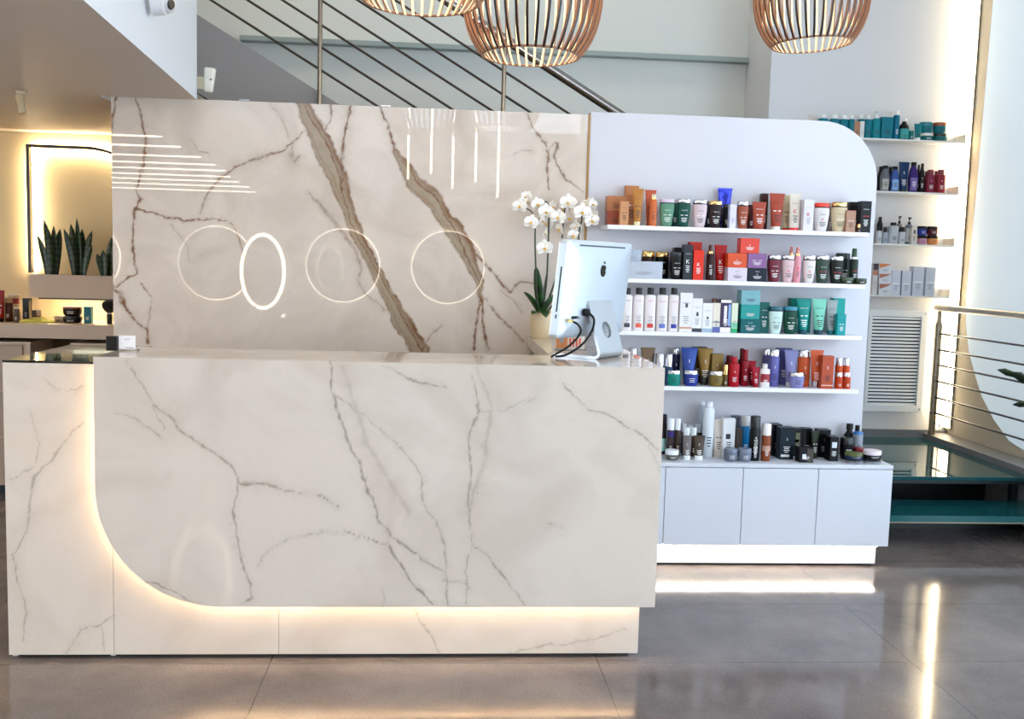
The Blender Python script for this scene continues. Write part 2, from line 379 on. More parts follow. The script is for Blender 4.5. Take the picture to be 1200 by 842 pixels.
# ================================================================== polished stone feature wall behind the desk
YM = 1.384
WALLVEINS = [
 (1., 'band', [(352,118,12),(368,150,18),(382,180,23),(395,205,21),(403,232,14),(412,258,13),(422,280,13),(433,305,11),(447,330,13),(458,352,15),(472,378,19),(491,410,21)]),
 (1., 'band', [(463,178,4),(475,195,10),(485,215,17),(498,225,20),(512,240,19),(520,255,15),(532,268,20),(545,290,20),(553,310,14),(561,330,9),(564,350,4)]),
 (1., .6, [(445,122,3),(455,150,4),(463,175,5)]), (1., .5, [(563,345,5),(558,380,4),(557,409,3)]), (1., .5, [(563,348,5),(568,385,4),(573,409,4)]),
 (.9, .6, [(556,296,3),(575,315,4),(590,335,4),(598,341,3),(610,330,2.5),(625,333,2)]), (.8, .4, [(566,345,2.5),(580,368,3),(600,385,3),(614,402,3)]),
 (.6, .4, [(585,338,1.5),(600,350,1.5),(612,366,1.5)]),
 (1., 1., [(412,122,3),(408,140,5),(403,165,5),(400,190,6),(402,212,4)]), (.8, .5, [(388,122,4),(389,135,3),(381,152,2)]), (.6, .3, [(366,128,1.5),(376,142,1.5),(384,150,2)]),
 (1., .3, [(136,114,4),(131,140,3),(130,175,2)]), (1., .4, [(160,114,2.5),(165,135,3),(170,160,4),(171,180,4),(166,205,3),(160,222,2),(165,232,3),(158,243,5),(156,275,2),(157,295,4),(160,320,3),(150,325,2.5),(132,339,3)]),
 (1., .6, [(132,334,7),(140,345,6),(147,362,5),(160,378,2.5),(172,386,2.5),(173,401,4)]), (.8, .3, [(172,386,2),(176,370,1.5),(178,350,1.5),(164,330,1.5)]),
 (1., .4, [(158,243,4),(175,248,3),(195,253,3),(215,260,3),(233,258,3),(250,255,1.5),(268,260,1.5),(277,272,2),(283,290,2),(285,300,2)]),
 (.85, .6, [(235,250,1.5),(243,228,2),(256,210,2.5),(275,195,4),(300,185,5),(318,180,3),(330,178,2.5),(345,165,2),(357,154,1.5)]),
 (.9, .4, [(619,131,2),(625,150,2.5),(640,172,4),(643,180,3.5),(642,200,3),(644,222,1.5)]), (.9, .4, [(643,178,1.5),(648,168,1.5),(653,169,4),(650,185,3),(655,200,2.5),(668,212,2.5),(682,226,1.5)]),
 (.5, .6, [(362,228,3),(378,243,4),(392,262,6),(405,275,6),(415,290,6),(422,314,6),(420,330,3),(428,345,2),(440,353,2),(451,363,2)]),
 (.6, .3, [(223,163,1.5),(232,177,1.5),(243,179,1.5)]), (.6, .4, [(494,410,3),(505,392,2.5),(518,380,1.5)]), (.4, .6, [(318,120,1.5),(330,140,2),(340,165,2),(345,185,3)]),
 (.5, .8, [(340,180,4),(346,190,5),(352,183,3)]), (.5, .3, [(602,182,1.2),(612,177,1.2),(625,177,1.2)]), (.45, .6, [(372,235,2),(385,252,3),(396,268,3)]), (.4, .3, [(200,262,1.5),(212,280,1.5),(221,292,2),(222,303,2)]),
]
STW = stone('feature_stone', (220, 207, 194), (202, 188, 174), (116, 72, 38), (156, 138, 114), .012)
fp = thing('feature_wall_panel', 'tall polished beige stone wall panel with thick brown veins behind the desk', 'wall panel', (0, 0, 0))
zs = np.linspace(.75, 2.2, 330)
slab('stone_slab', lambda z: -.066, lambda z: 2.228, zs, YM, YM+.03, STW, WALLVEINS, fp, 520)
obj('backing', B(-.05, 2.222, YM+.031, YM+.09, 0, 2.19), mat((150, 140, 128), .6), fp)
obj('lower_slab', B(-.066, 2.228, YM, YM+.03, 0, .748, .001), mat((205, 194, 183), .08), fp)
obj('edge_trim', B(2.2285, 2.2385, YM-.004, YM+.06, 0, 2.203, .001), mat((150, 112, 66), .3, .8), fp)
for u in (286, 452):
    o = obj('clip', B(-.025, .025, YM+.005, YM+.025, 2.2005, 2.21, .002), SILVER, fp); o.location.x = at(1, u, 118, YM)[0]

# ================================================================== reception desk
DESKV = [
 (.8, .5, [(148,421,1.5),(170,455,2),(187,480,2.5),(205,492,4),(212,505,5),(230,515,4),(250,530,3),(270,545,2),(280,560,2),(276,575,3),(274,600,3),(278,640,3),(290,680,3),(295,702,3.5),(285,709,2.5)]),
 (.8, .8, [(280,568,3),(300,566,5),(315,567,6),(335,573,3),(355,578,2),(375,582,2),(396,595,2)]), (.5, .5, [(135,483,1.5),(150,484,2),(165,492,2),(190,512,2)]), (.5, .3, [(180,470,1.5),(184,490,2),(192,503,2)]),
 (.9, .6, [(388,423,2.5),(386,450,3.5),(392,475,3.5),(402,500,3.5),(415,530,3),(425,560,4),(437,585,3),(440,605,3),(455,620,4),(460,628,4),(475,640,3),(500,660,2.5),(521,669,2)]),
 (.9, .5, [(405,622,1.5),(430,630,2),(455,640,4),(462,650,4),(470,665,3),(490,690,3),(507,709,2.5)]), (.6, .5, [(388,462,2),(400,470,2),(430,490,2),(460,515,2),(480,535,2),(495,560,3),(497,585,2.5),(500,600,2),(515,620,3),(520,640,3),(523,670,3.5),(525,709,3.5)]),
 (.7, .6, [(555,440,2),(560,470,3),(560,485,3.5),(552,510,3),(550,540,3),(550,565,3.5),(549,600,2),(550,620,3),(553,640,2),(545,670,1.5),(546,709,2)]),
 (.5, .4, [(563,483,2),(590,480,2),(612,470,1.5),(628,466,1)]), (.5, .3, [(550,570,2),(566,579,1.5)]), (.75, .5, [(448,428,2),(470,438,2.2),(490,447,2.6),(508,453,2),(522,453,1.5)]),
 (.8, .5, [(660,450,2),(675,465,2.6),(690,478,3.2),(720,490,2),(745,505,2),(762,518,2.6),(772,527,2)]), (.5, .4, [(760,520,2),(768,540,2),(773,552,1.5)]),
 (.75, .5, [(555,640,2),(572,650,3),(590,675,3),(600,690,2),(615,709,1.5)]), (.5, .5, [(303,662,2),(310,650,2),(320,640,1.5),(340,630,2),(360,627,2),(396,622,1.5)]),
 (.75, .5, [(168,681,2),(185,682,2.5),(205,692,2),(227,707,2)]), (.6, .5, [(520,680,2),(540,682,2),(550,690,2)]), (.4, .4, [(640,612,2),(665,618,2)]), (.4, .3, [(445,688,2),(450,700,2),(447,709,1.5)]),
 (.3, .9, [(560,430,3),(575,470,6),(570,530,8),(548,600,8)]), (.25, .9, [(400,430,6),(430,520,8),(480,600,8)]),
]
BASEV = [(.5, .5, [(97,493,2),(85,507,2),(70,525,3.5),(60,540,3),(40,558,4),(36,575,3.5),(34,600,3),(30,630,2.5),(14,650,2)]), (.5, .5, [(14,650,2),(22,680,3.5),(30,710,3),(28,748,2)]),
 (.4, .4, [(36,480,1.5),(40,500,1.5),(45,520,2),(40,545,2),(12,562,2)]), (.5, .3, [(52,443,1.5),(65,455,2),(80,458,2),(97,450,2)]), (.5, .4, [(75,767,2),(95,740,2),(120,730,3),(134,719,2)]), (.5, .3, [(118,735,2),(122,762,2)]),
 (.55, .4, [(485,714,2),(500,740,2.5),(517,767,2)]), (.45, .5, [(590,767,2),(640,756,3),(700,750,2.5),(732,734,2)])]
STD = stone('desk_stone', (222, 210, 197), (208, 195, 181), (122, 106, 84), (186, 174, 158), .03, 2.6)
dk = thing('reception_desk', 'long veined white stone reception desk with glowing curved front panel', 'reception desk', (0, 0, 0))
XP0, XP1, ZP0, ZT, RC = .327, 2.324, .215, 1.10, .43
def xl_(z):
    h = z-ZP0
    return XP0 if h >= RC else XP0+RC-math.sqrt(max(0, RC*RC-(RC-h)**2))
zs = np.concatenate([ZP0+RC*(1-np.cos(np.linspace(0, PI/2, 90)))[:-1], np.linspace(ZP0+RC, ZT, 110)])
slab('front_panel', xl_, lambda z: XP1, zs, -.06, -.03, STD, [(s_*.85, k_, p_) for s_, k_, p_ in DESKV], dk, 500)
for i, (a, c) in enumerate(((0, .3655), (.3672, .9505), (.952, 2.28))):
    slab('base_slab', lambda z: a, lambda z: c, np.linspace(.016, 1.068 if i == 0 else (1.05 if i == 1 else 1.05), 220), 0, .025, STD, BASEV, dk, int(260*(c-a))+20)
obj('plinth', B(.03, 2.25, .03, .3, 0, .012, 0), BLACK, dk)
# light strip along the back edge of the front panel
pts = [(XP0+.03, -.0165, ZT-.03)]+[(x, -.0165, z) for x, z in [(XP0+.03, ZP0+RC)]+arc(XP0+RC, ZP0+RC, RC-.03, 180, 270, 20)]+[(XP1-.05, -.0165, ZP0+.03)]
o = obj('light_strip', tube(new_bm(), pts, .0055, 6), glow((1., .81, .57), DESKGLOW), dk); o['label'] = 'warm light strip behind the front panel edge'
obj('panel_spacer', B(.5, 2.2, -.0295, -.001, .75, 1.0, 0), mat((120, 112, 104), .6), dk)
# tops
STT = stone('desk_top_stone', (212, 200, 188), (192, 180, 168), (112, 94, 70), (176, 164, 146), .02, 2.6)
obj('countertop', B(XP0, XP1, -.0295, .35, 1.075, 1.1, .001), STT, dk)
obj('return_top', B(1.955, XP1, .3505, 1.378, 1.05, 1.1, .001), STT, dk)
obj('return_panel', B(1.99, 2.01, .36, 1.37, 0, 1.0495), mat((190, 178, 166), .4), dk)
obj('side_panel', B(2.285, 2.322, .0, 1.37, .25, 1.0495), mat((214, 206, 198), .2), dk)
obj('back_panel', B(.40, 1.95, .30, .32, 0, 1.07), mat((170, 158, 146), .5), dk)
# glass-topped display well at the left end
obj('case_side', B(-.0, .02, .0255, .62, 0, 1.066), mat((226, 220, 212), .35), dk)
obj('case_side', B(.345, .362, .0255, .62, 0, 1.066), mat((226, 220, 212), .35), dk)
obj('case_back', B(.0205, .3445, .60, .62, 0, 1.066), mat((226, 220, 212), .35), dk)
obj('case_floor', B(.0205, .3445, .026, .5995, .93, .945, .001), mat((232, 226, 216), .4), dk)
obj('case_divider', B(.06, .30, .30, .306, .9455, 1.05, .001), mat((190, 205, 205), .05, trans=.9), dk)
o = obj('glass_top', B(0.0, .326, -.002, .64, 1.069, 1.077, .001), mat((206, 226, 222), .02, trans=1.), dk); o['label'] = 'clear glass lid of the display well'
obj('case_light', B(.03, .335, .585, .597, 1.04, 1.05, .001), glow(WARMW, 2.5), dk)

# ================================================================== white display unit with base cabinet
YK, YC = 1.134, 1.084
UW = mat((206, 205, 210), .42)
un = thing('display_shelving', 'white freestanding display panel with rounded corner and four product shelves', 'shelving unit', (2.24, YM, 0))
XA, XB_, ZU, RU = 2.24, 3.717, 2.215, .30
ol = [(XA, .40), (XB_, .40)]+arc(XB_-RU, ZU-RU, RU, 0, 90, 20)+[(XA, ZU)]
bm = prism(new_bm(), ol, YM, YM+.06)
bmesh.ops.bevel(bm, geom=[e for e in bm.edges if len(e.link_faces) == 2 and e.calc_face_angle(0) > 1.2 and abs(e.verts[0].co.y-e.verts[1].co.y) < 1e-5], offset=.002, segments=2, affect='EDGES')
p = obj('back_panel', bm, UW, None, True); p.parent = un; p.matrix_parent_inverse = Matrix.Translation((-2.24, -YM, 0))
SHZ = [1.6473, 1.3935, 1.1391, .8721]; SHX0 = [2.309, 2.309, 2.309, 2.36]
SHW = mat((236, 236, 240), .35)
for z, x0 in zip(SHZ, SHX0):
    o = obj('shelf', B(x0, 3.601+.075*0, 1.184, YM-.0005, z-.0105, z+.0105, .002), SHW); o.parent = un; o.matrix_parent_inverse = Matrix.Translation((-2.24, -YM, 0))
ZC, ZCB, XCR = .522, .115, 3.757
cb = thing('base_cabinet', 'low white handleless cabinet with lit toe kick under the product shelves', 'cabinet', (2.345, YC, 0))
def cpart(name, bm, m, par=None):
    o = obj(name, bm, m); o.parent = par or cb; o.matrix_parent_inverse = Matrix.Translation((-2.345, -YC, 0)); return o
CW = mat((214, 217, 224), .38)
cpart('carcass', B(2.345, XCR, YC+.02, YM-.001, ZCB+.002, ZC-.0205, .001), CW)
cpart('cabinet_top', B(2.345, XCR, YC, YM-.0005, ZC-.02, ZC, .003), CW)
for a, c in ((2.345, 2.6185), (2.6215, 3.0025), (3.0055, 3.3785), (3.3815, 3.755)):
    cpart('door', B(a, c, YC, YC+.019, ZCB, ZC-.0225, .0015), CW)
cpart('toe_kick', B(2.345, 3.717, YK, YM-.02, .012, ZCB, .001), mat((236, 236, 236), .4))
for x in (2.5, 3.1, 3.66): cpart('foot', loft(new_bm(), [(0, .015, .015), (.0118, .015, .015)], 12), BLACK).matrix_parent_inverse = Matrix.Translation((x-2.345, YK+.06-YC, 0))
cpart('light_strip', B(2.36, 3.71, YC+.022, YC+.034, ZCB-.008, ZCB-.001, .001), glow(WARMW, KICKGLOW))
# ================================================================== shelves on the far right wall
ZR = [at(1, 1060, y, YW)[2] for y in (167.5, 227.5, 287.5, 346.5)]
XE = [5.02, 4.997, 4.992, 4.986]
NL = ['highest', 'second', 'third', 'lowest']
for k in range(4):
    t = thing('wall_shelf', ['highest thin white shelf on the right wall holding teal hair care', 'second white wall shelf from the top holding purple and red bottles', 'third white wall shelf from the top holding black capped bottles and tubs', 'lowest white wall shelf holding a row of pale cartons'][k], 'shelf', (0, 0, 0), 0, 'thin shelves on the right wall')
    obj('shelf_board', B(3.85, XE[k], YW-.14, YW-.0005, ZR[k]-.006, ZR[k]+.006, .001), mat((228, 228, 226), .4), t)
    obj('end_plate', B(XE[k], XE[k]+.006, YW-.14, YW-.0005, ZR[k]-.006, ZR[k]+.055, .001), mat((214, 210, 200), .4), t)
# corner light strip
cl = thing('corner_light', 'warm vertical light strip in the corner beside the wall shelves', 'light', (0, 0, 0))
obj('light_strip', B(5.0835, 5.0865, YW-.086, YW-.012, .40, HC-.1, .001), glow(WARM, CORNERGLOW), cl)
obj('channel', B(5.056, 5.0865, YW-.0055, YW-.0005, .39, HC-.09, .001), mat((225, 220, 210), .4), cl)
obj('added_lip', B(5.087, 5.092, YW-.09, YW-.0005, .39, HC-.09, .001), mat((214, 204, 184), .5), cl)  # lip added to shade the right wall from the strip
# ventilation grille
vt = thing('vent_grille', 'white louvred ventilation grille on the wall above the glass landing', 'vent', (0, 0, 0))
VX0, VX1, VZ0, VZ1 = 4.02, 4.912, .50, 1.21
VM = mat((232, 238, 242), .4)
bm = new_bm()
for a in ((VX0, VX1, VZ0, VZ0+.045), (VX0, VX1, VZ1-.045, VZ1), (VX0, VX0+.04, VZ0+.045, VZ1-.045), (VX1-.045, VX1, VZ0+.045, VZ1-.045)):
    box(bm, a[0], a[1], YW-.018, YW-.0005, a[2], a[3], .002)
obj('frame', bm, VM, vt)
obj('mullion', B(4.49, 4.515, YW-.016, YW-.003, VZ0+.045, VZ1-.045, .001), VM, vt)
obj('backing', B(VX0+.02, VX1-.02, YW-.004, YW-.0006, VZ0+.02, VZ1-.02, 0), mat((22, 24, 26), .8), vt)
n = 26; bm = new_bm()
for i in range(n):
    z = VZ0+.055+(VZ1-VZ0-.11)*i/(n-1)
    vs = [(YW-.015, z-.008), (YW-.0135, z-.0085), (YW-.004, z+.006), (YW-.0055, z+.0065)]
    prism(bm, vs, VX0+.04, VX1-.045, ax=0)
obj('louvre_blades', bm, VM, vt)
bm = new_bm()
for x in (VX0+.02, VX1-.02):
    for z in (VZ0+.02, VZ1-.02):
        g = loft(new_bm(), [(0, .005, .005), (.003, .004, .004)], 10); g.transform(Matrix.Translation((x, YW-.018, z)) @ Matrix.Rotation(PI/2, 4, 'X'))
        me = bpy.data.meshes.new('t'); g.to_mesh(me); g.free(); bm.from_mesh(me); bpy.data.meshes.remove(me)
obj('screw_heads', bm, SILVER, vt)
# ================================================================== glass landing and step
GL = mat((24, 84, 90), .03, trans=.2, key='teal_glass'); GE = mat((30, 110, 112), .1, trans=.3)
ld = thing('glass_landing', 'raised teal glass landing in the corner below the vent grille', 'stair landing', (0, 0, 0))
XG0, XG1 = 3.80, 4.925
obj('glass_deck', B(XG0, XG1, 1.78, YW-.035, ZP-.022, ZP, .002), GL, ld)
obj('edge_beam', B(XG0, XG1, 1.80, 1.83, ZP-.045, ZP-.0225, .001), mat((18, 36, 38), .3), ld)
for x in (3.83, 4.90): obj('support_leg', B(x-.02, x+.02, 1.9, 1.94, 0, ZP-.0225, .002), mat((20, 30, 32), .3), ld)
obj('under_panel', B(XG0, XG1, 2.25, 2.27, 0, ZP-.023, 0), mat((10, 16, 18), .4), ld)
st = thing('glass_step', 'teal glass step in front of the raised glass landing', 'stair step', (0, 0, 0))
obj('glass_tread', B(XG0, XG1, 1.50, 1.87, .142, .165, .002), GL, st)
obj('edge_strip', B(XG0, XG1, 1.495, 1.4995, .132, .166, 0), mat((34, 92, 94), .2), st)
obj('nosing', B(XG0, XG1, 1.493, 1.51, .124, .1315, .001), mat((150, 140, 122), .3, .7), st)
obj('riser', B(XG0, XG1, 1.84, 1.85, 0, .1415, .001), mat((14, 34, 36), .3), st)
# ================================================================== landing railing
XRL = 4.95
rl = thing('landing_railing', 'brushed steel railing with six thin rails on the glass landing', 'railing', (XRL, 3.0, ZP))
def rp(name, bm, m, sm=True):
    o = obj(name, bm, m, None, sm); o.parent = rl; o.matrix_parent_inverse = Matrix.Translation((-XRL, -3.0, -ZP)); return o
RST = mat((150, 138, 118), .28, 1.); RSD = mat((92, 92, 94), .3, 1.)
for y in (3.0, 1.3):
    rp('post', loft(new_bm(), [(ZP+.036, .019, .019, XRL, y), (1.12, .019, .019, XRL, y), (1.145, .011, .011, XRL, y), (1.215, .011, .011, XRL, y)], 16, p=5), RST)
rp('handrail', tube(new_bm(), [(XRL-.0, 3.045, 1.237), (XRL, 1.2, 1.237)], .021, 16), mat((188, 180, 170), .3, .9))
for z in (1.06, .95, .845, .733, .62, .512):
    rp('rail', tube(new_bm(), [(XRL, 3.03, z), (XRL, 1.25, z)], .0065, 8), RSD)
# ================================================================== staircase behind the feature wall
YS = 1.88
sr = thing('staircase', 'grey staircase with steel cable railing rising left behind the stone wall', 'staircase', (0, 0, 0))
S0 = at(1, 239, 22, YS); S1 = at(1, 400, 124, YS); D = (S1-S0)/(S1[0]-S0[0])     # per metre of x
def SP(x, dz=0): return (x, S0[2]+D[2]*(x-S0[0])+dz)
xa, xb = -.08, 3.55
GREY = mat((150, 147, 146), .6, bump=.15, bscale=250)
obj('stringer', prism(new_bm(), [SP(xa), SP(xb), SP(xb, -.40), SP(xa, -.40)], YS, YS+.05), GREY, sr)
obj('far_stringer', prism(new_bm(), [SP(xa), SP(xb), SP(xb, -.40), SP(xa, -.40)], YB-.28, YB-.23), GREY, sr)
for i in range(13):
    x = xa+.15+i*.26; z = SP(x)[1]-.24
    obj('tread', B(x, x+.28, YS+.051, YB-.281, z-.04, z, .002), mat((86, 76, 66), .5), sr)
obj('soffit', prism(new_bm(), [SP(xa, -.36), SP(xb, -.36), SP(xb, -.385), SP(xa, -.385)], YS+.051, YB-.281), mat((70, 58, 46), .6), sr)
for u in (445, 487, 527, 571, 613, 656):
    q = at(1, u, 126, YS-.02); dz = q[2]-SP(q[0])[1]
    obj('cable_rail', tube(new_bm(), [(x, YS-.02, SP(x, dz)[1]) for x in (xa, xb)], .0066, 8), mat((84, 76, 68), .35, .8), sr, True)
q = at(1, 728, 133, YS-.02); dzh = q[2]-SP(q[0])[1]-.01
obj('handrail', tube(new_bm(), [(x, YS-.02, SP(x, dzh)[1]) for x in (xa, 3.2)], .026, 16), mat((168, 166, 164), .16, 1.), sr, True)
for u, v in ((375, 50), (590, 110)):
    q = at(1, u, v, YS-.02); x = q[0]
    obj('post', tube(new_bm(), [(x, YS-.02, SP(x, -.12)[1]), (x, YS-.02, SP(x, dzh)[1])], .012, 12), mat((140, 128, 112), .3, 1.), sr, True)
# ================================================================== salon area behind, on the left
mf = thing('mirror_frame', 'thin black backlit frame on the wall above the snake plants', 'wall frame', (0, 0, 0))
X0, X1, Z0, Z1 = -1.042, -.19, 1.320, 2.108; W = .018
out = [(X0, Z0), (X0, Z1)]+[(X1-.5+.5*math.sin(a), Z1-.5+.5*math.cos(a)) for a in np.linspace(0, PI/2, 14)]+[(X1, Z0)]
inn = [(X0+W, Z0), (X0+W, Z1-W)]+[(X1-.5+(.5-W)*math.sin(a), Z1-.5+(.5-W)*math.cos(a)) for a in np.linspace(0, PI/2, 14)]+[(X1-W, Z0)]
obj('frame', prism(new_bm(), out+inn[::-1], YL-.075, YL-.03), BLACK, mf)
pts = [(x+(.006 if i < 2 else 0), YL-.022, z) for i, (x, z) in enumerate(inn)]
obj('light_strip', tube(new_bm(), [(X0+.012, YL-.02, Z0+.02), (X0+.012, YL-.02, Z1-.012)]+[(x, YL-.02, z) for x, z in [((a+c)/2, (b_+d_)/2) for (a, b_), (c, d_) in zip(out[2:-1], inn[2:-1])]], .007, 6), glow(WARM, MIRGLOW), mf)
pl = thing('planter_box', 'long taupe wall planter box holding snake plants', 'planter', (0, 0, 0))
PX0, PX1, PZ0, PZ1, PY0 = -.957, .02, 1.176, 1.316, 2.62
bm = new_bm()
box(bm, PX0, PX1, PY0, PY0+.02, PZ0, PZ1); box(bm, PX0, PX1, YL-.11, YL-.09, PZ0, PZ1); box(bm, PX0, PX0+.02, PY0+.02, YL-.11, PZ0, PZ1); box(bm, PX1-.02, PX1, PY0+.02, YL-.11, PZ0, PZ1); box(bm, PX0+.02, PX1-.02, PY0+.02, YL-.11, PZ0, PZ0+.02)
TAUPE = mat((200, 180, 160), .5)
obj('trough', bm, TAUPE, pl)
obj('wall_bracket', B(PX0+.06, PX1, YL-.09, YL-.0005, PZ0+.02, PZ0+.06, 0), BLACK, pl)
obj('soil', B(PX0+.02, PX1-.02, PY0+.02, YL-.11, PZ1-.05, PZ1-.025, 0), mat((50, 38, 28), .9), pl)
obj('light_channel', B(PX0+.03, PX1, PY0+.06, PY0+.09, PZ0-.012, PZ0-.0005, .001), BLACK, pl)
obj('light_strip', B(PX0+.04, PX1, PY0+.10, PY0+.115, PZ0-.010, PZ0-.003, .001), glow(WARM, CTRGLOW), pl)
def leaf_blade(bm, base, h, w, lean, tw, rnd, folds=.25):
    n = 9; L = []; R = []; C = []
    for i in range(n+1):
        t = i/n; wd = w*(.30+1.15*t**.8)*(1-t**2.6)**.8*.9 if t < 1 else 0
        wd = max(wd, .0006)
        px = base[0]+lean[0]*t*t*h; py = base[1]+lean[1]*t*t*h; pz = base[2]+h*t
        a = tw+t*rnd
        dx, dy = math.cos(a), math.sin(a)
        C.append(bm.verts.new((px-dy*wd*folds, py+dx*wd*folds, pz)))
        L.append(bm.verts.new((px-dx*wd, py-dy*wd, pz))); R.append(bm.verts.new((px+dx*wd, py+dy*wd, pz)))
    for i in range(n):
        bm.faces.new((L[i], C[i], C[i+1], L[i+1])); bm.faces.new((C[i], R[i], R[i+1], C[i+1]))
def leaf_mat(c0, c1, sc_=14):
    m = bpy.data.materials.new('leaf'); m.use_nodes = True; nt = m.node_tree; b = nt.nodes['Principled BSDF']; b.inputs['Roughness'].default_value = .35
    t = nt.nodes.new('ShaderNodeTexCoord'); wv = nt.nodes.new('ShaderNodeTexWave'); wv.bands_direction = 'Z'; wv.inputs['Scale'].default_value = sc_; wv.inputs['Distortion'].default_value = 7; wv.inputs['Detail'].default_value = 3
    r = nt.nodes.new('ShaderNodeValToRGB'); r.color_ramp.elements[0].color = rgb(c0); r.color_ramp.elements[1].color = rgb(c1)
    nt.links.new(t.outputs['Object'], wv.inputs['Vector']); nt.links.new(wv.outputs['Fac'], r.inputs['Fac']); nt.links.new(r.outputs['Color'], b.inputs['Base Color'])
    return m
SNK = leaf_mat((20, 40, 16), (44, 66, 32), 9); DKLEAF = leaf_mat((14, 40, 14), (34, 74, 26), 5)
def solidify(o, t):
    md = o.modifiers.new('thick', 'SOLIDIFY'); md.thickness = t; md.offset = 0
    return o
PYC = 2.71
for gi, (cu, lab, leaves) in enumerate([(62, 'snake plant at the left end of the planter beside the lit frame', [(44,275,-.25,.5),(55,258,.0,.3),(61,267,.05,1.),(66,265,.0,.2),(70,268,.12,.8),(50,300,-.5,.4)]),
                          (93, 'tall snake plant in the middle of the planter', [(78,268,-.2,.4),(84,262,-.1,1.2),(93,256,.0,.1),(97,268,.1,.9),(107,270,.35,.5),(109,287,.45,.3),(88,278,-.1,2.)]),
                          (125, 'snake plant partly hidden by the stone wall at the planter right end', [(115,297,-.3,.6),(122,293,-.1,.2),(129,278,.05,.9),(134,285,.1,.3)])]):
    bx = at(1, cu, 318, PYC)[0]
    t = thing('snake_plant', lab, 'plant', (bx, PYC, PZ1-.0246), 0, 'snake plants in the planter')
    for (u, v, ln, tw) in leaves:
        q = at(1, u, v, PYC); h = q[2]-(PZ1-.0246); ox = (q[0]-bx)*.35
        bm = new_bm(); leaf_blade(bm, (ox, random.uniform(-.03, .03), 0), h, .027+.007*random.random(), ((q[0]-bx-ox)/h, random.uniform(-.15, .1)), (tw-.5)*.7, random.uniform(-.35, .35))
        solidify(obj('leaf', bm, SNK, t, True, angle=60), .003)
ct = thing('salon_counter', 'taupe salon counter under the lit planter behind the stone wall', 'counter', (0, 0, 0))
CY0 = 2.42; ZCT = 1.030
obj('worktop', B(XL+.05, -.10, CY0, YL-.001, ZCT-.085, ZCT, .003), TAUPE, ct)
obj('back_carcass', B(XL+.05, -.10, YL-.06, YL-.002, 0, ZCT-.0855, 0), mat((96, 80, 58), .6), ct)
for k, (a, c, lab) in enumerate(((-1.62, -.905, 'taupe drawer unit under the salon counter at the left edge'), (-.655, -.115, 'taupe drawer unit under the salon counter beside the stone wall'))):
    t = thing('drawer_unit', lab, 'drawer unit', (0, 0, 0), 0, 'drawer units under the salon counter')
    obj('carcass', B(a, c, CY0+.07, YL-.065, .05, .905, .002), TAUPE, t); obj('unit_top', B(a-.012, c+.012, CY0+.05, YL-.063, .9055, .918, .002), mat((206, 190, 172), .45), t)
    for j in range(3):
        z1 = .895-j*.28; dr = obj('drawer', B(a+.04, c-.04, CY0+.055, CY0+.0695, z1-.265, z1, .002), mat((178, 158, 140), .5), t)
        obj('handle', B((a+c)/2-.12, (a+c)/2+.12, CY0+.04, CY0+.0545, z1-.045, z1-.035, .001), mat((110, 92, 74), .4), dr)
    obj('base', B(a+.02, c-.02, CY0+.09, YL-.07, 0, .0495, 0), BLACK, t)
# ================================================================== ceiling spot, camera, motion sensor
q = at(2, 25, 107, 2.19)
sp_ = thing('ceiling_spotlight', 'small cylindrical cream spotlight on the low ceiling at upper left', 'spotlight', tuple(q))
obj('ceiling_mount', loft(new_bm(), [(-.012, .02, .02), (-.0005, .024, .024)], 16), mat((214, 196, 160), .4), sp_, True)
bm = loft(new_bm(), [(-.01, .016, .016), (.0, .017, .017), (.075, .017, .017), (.08, .015, .015)], 18)
bm.transform(Matrix.Translation((.004, -.004, -.092)) @ Matrix.Rotation(math.radians(-14), 4, 'Y') @ Matrix.Rotation(math.radians(-12), 4, 'X'))
obj('lamp_head', bm, mat((206, 188, 150), .4), sp_, True)
q = at(0, 180, 3, .43)
dm = thing('security_camera', 'white dome security camera on the pale mezzanine side', 'security camera', tuple(q), math.radians(-3.4))
bm = loft(new_bm(), [(0, .048, .048), (.012, .047, .047), (.045, .044, .044), (.05, .036, .036)], 24); bm.transform(Matrix.Rotation(PI/2, 4, 'Y'))
obj('housing', bm, mat((226, 226, 228), .35), dm, True)
bm = new_bm(); bmesh.ops.create_uvsphere(bm, u_segments=20, v_segments=14, radius=.031); bm.transform(Matrix.Translation((.052, 0, -.008)))
obj('eyeball', bm, mat((220, 220, 222), .35), dm, True)
bm = loft(new_bm(), [(0, .019, .013), (.01, .017, .012)], 20); bm.transform(Matrix.Translation((.07, -.021, -.011)) @ Matrix.Rotation(PI/2, 4, 'Y') @ Matrix.Rotation(math.radians(50), 4, 'X'))
obj('lens', bm, BLACK, dm, True)
q = at(1, 240, 97, 1.345)
ms = thing('motion_sensor', 'white motion sensor box on a bracket at the mezzanine corner', 'motion sensor', (.36, 1.346, q[2]))
obj('bracket', B(-.015, .02, -.006, .012, -.03, .028, .003), mat((206, 196, 170), .5), ms)
bm = loft(new_bm(), [(-.055, .017, .014), (-.05, .021, .018), (-.002, .023, .02), (.0, .0215, .019), (.002, .024, .02), (.05, .026, .02), (.055, .022, .017)], 24, p=3.5); bm.transform(Matrix.Translation((.045, -.012, .012)) @ Matrix.Rotation(math.radians(5), 4, 'Y'))
obj('housing', bm, mat((228, 226, 212), .4), ms, True)
obj('indicator', B(.052, .06, -.0345, -.0315, .008, .014, .001), BLACK, ms)
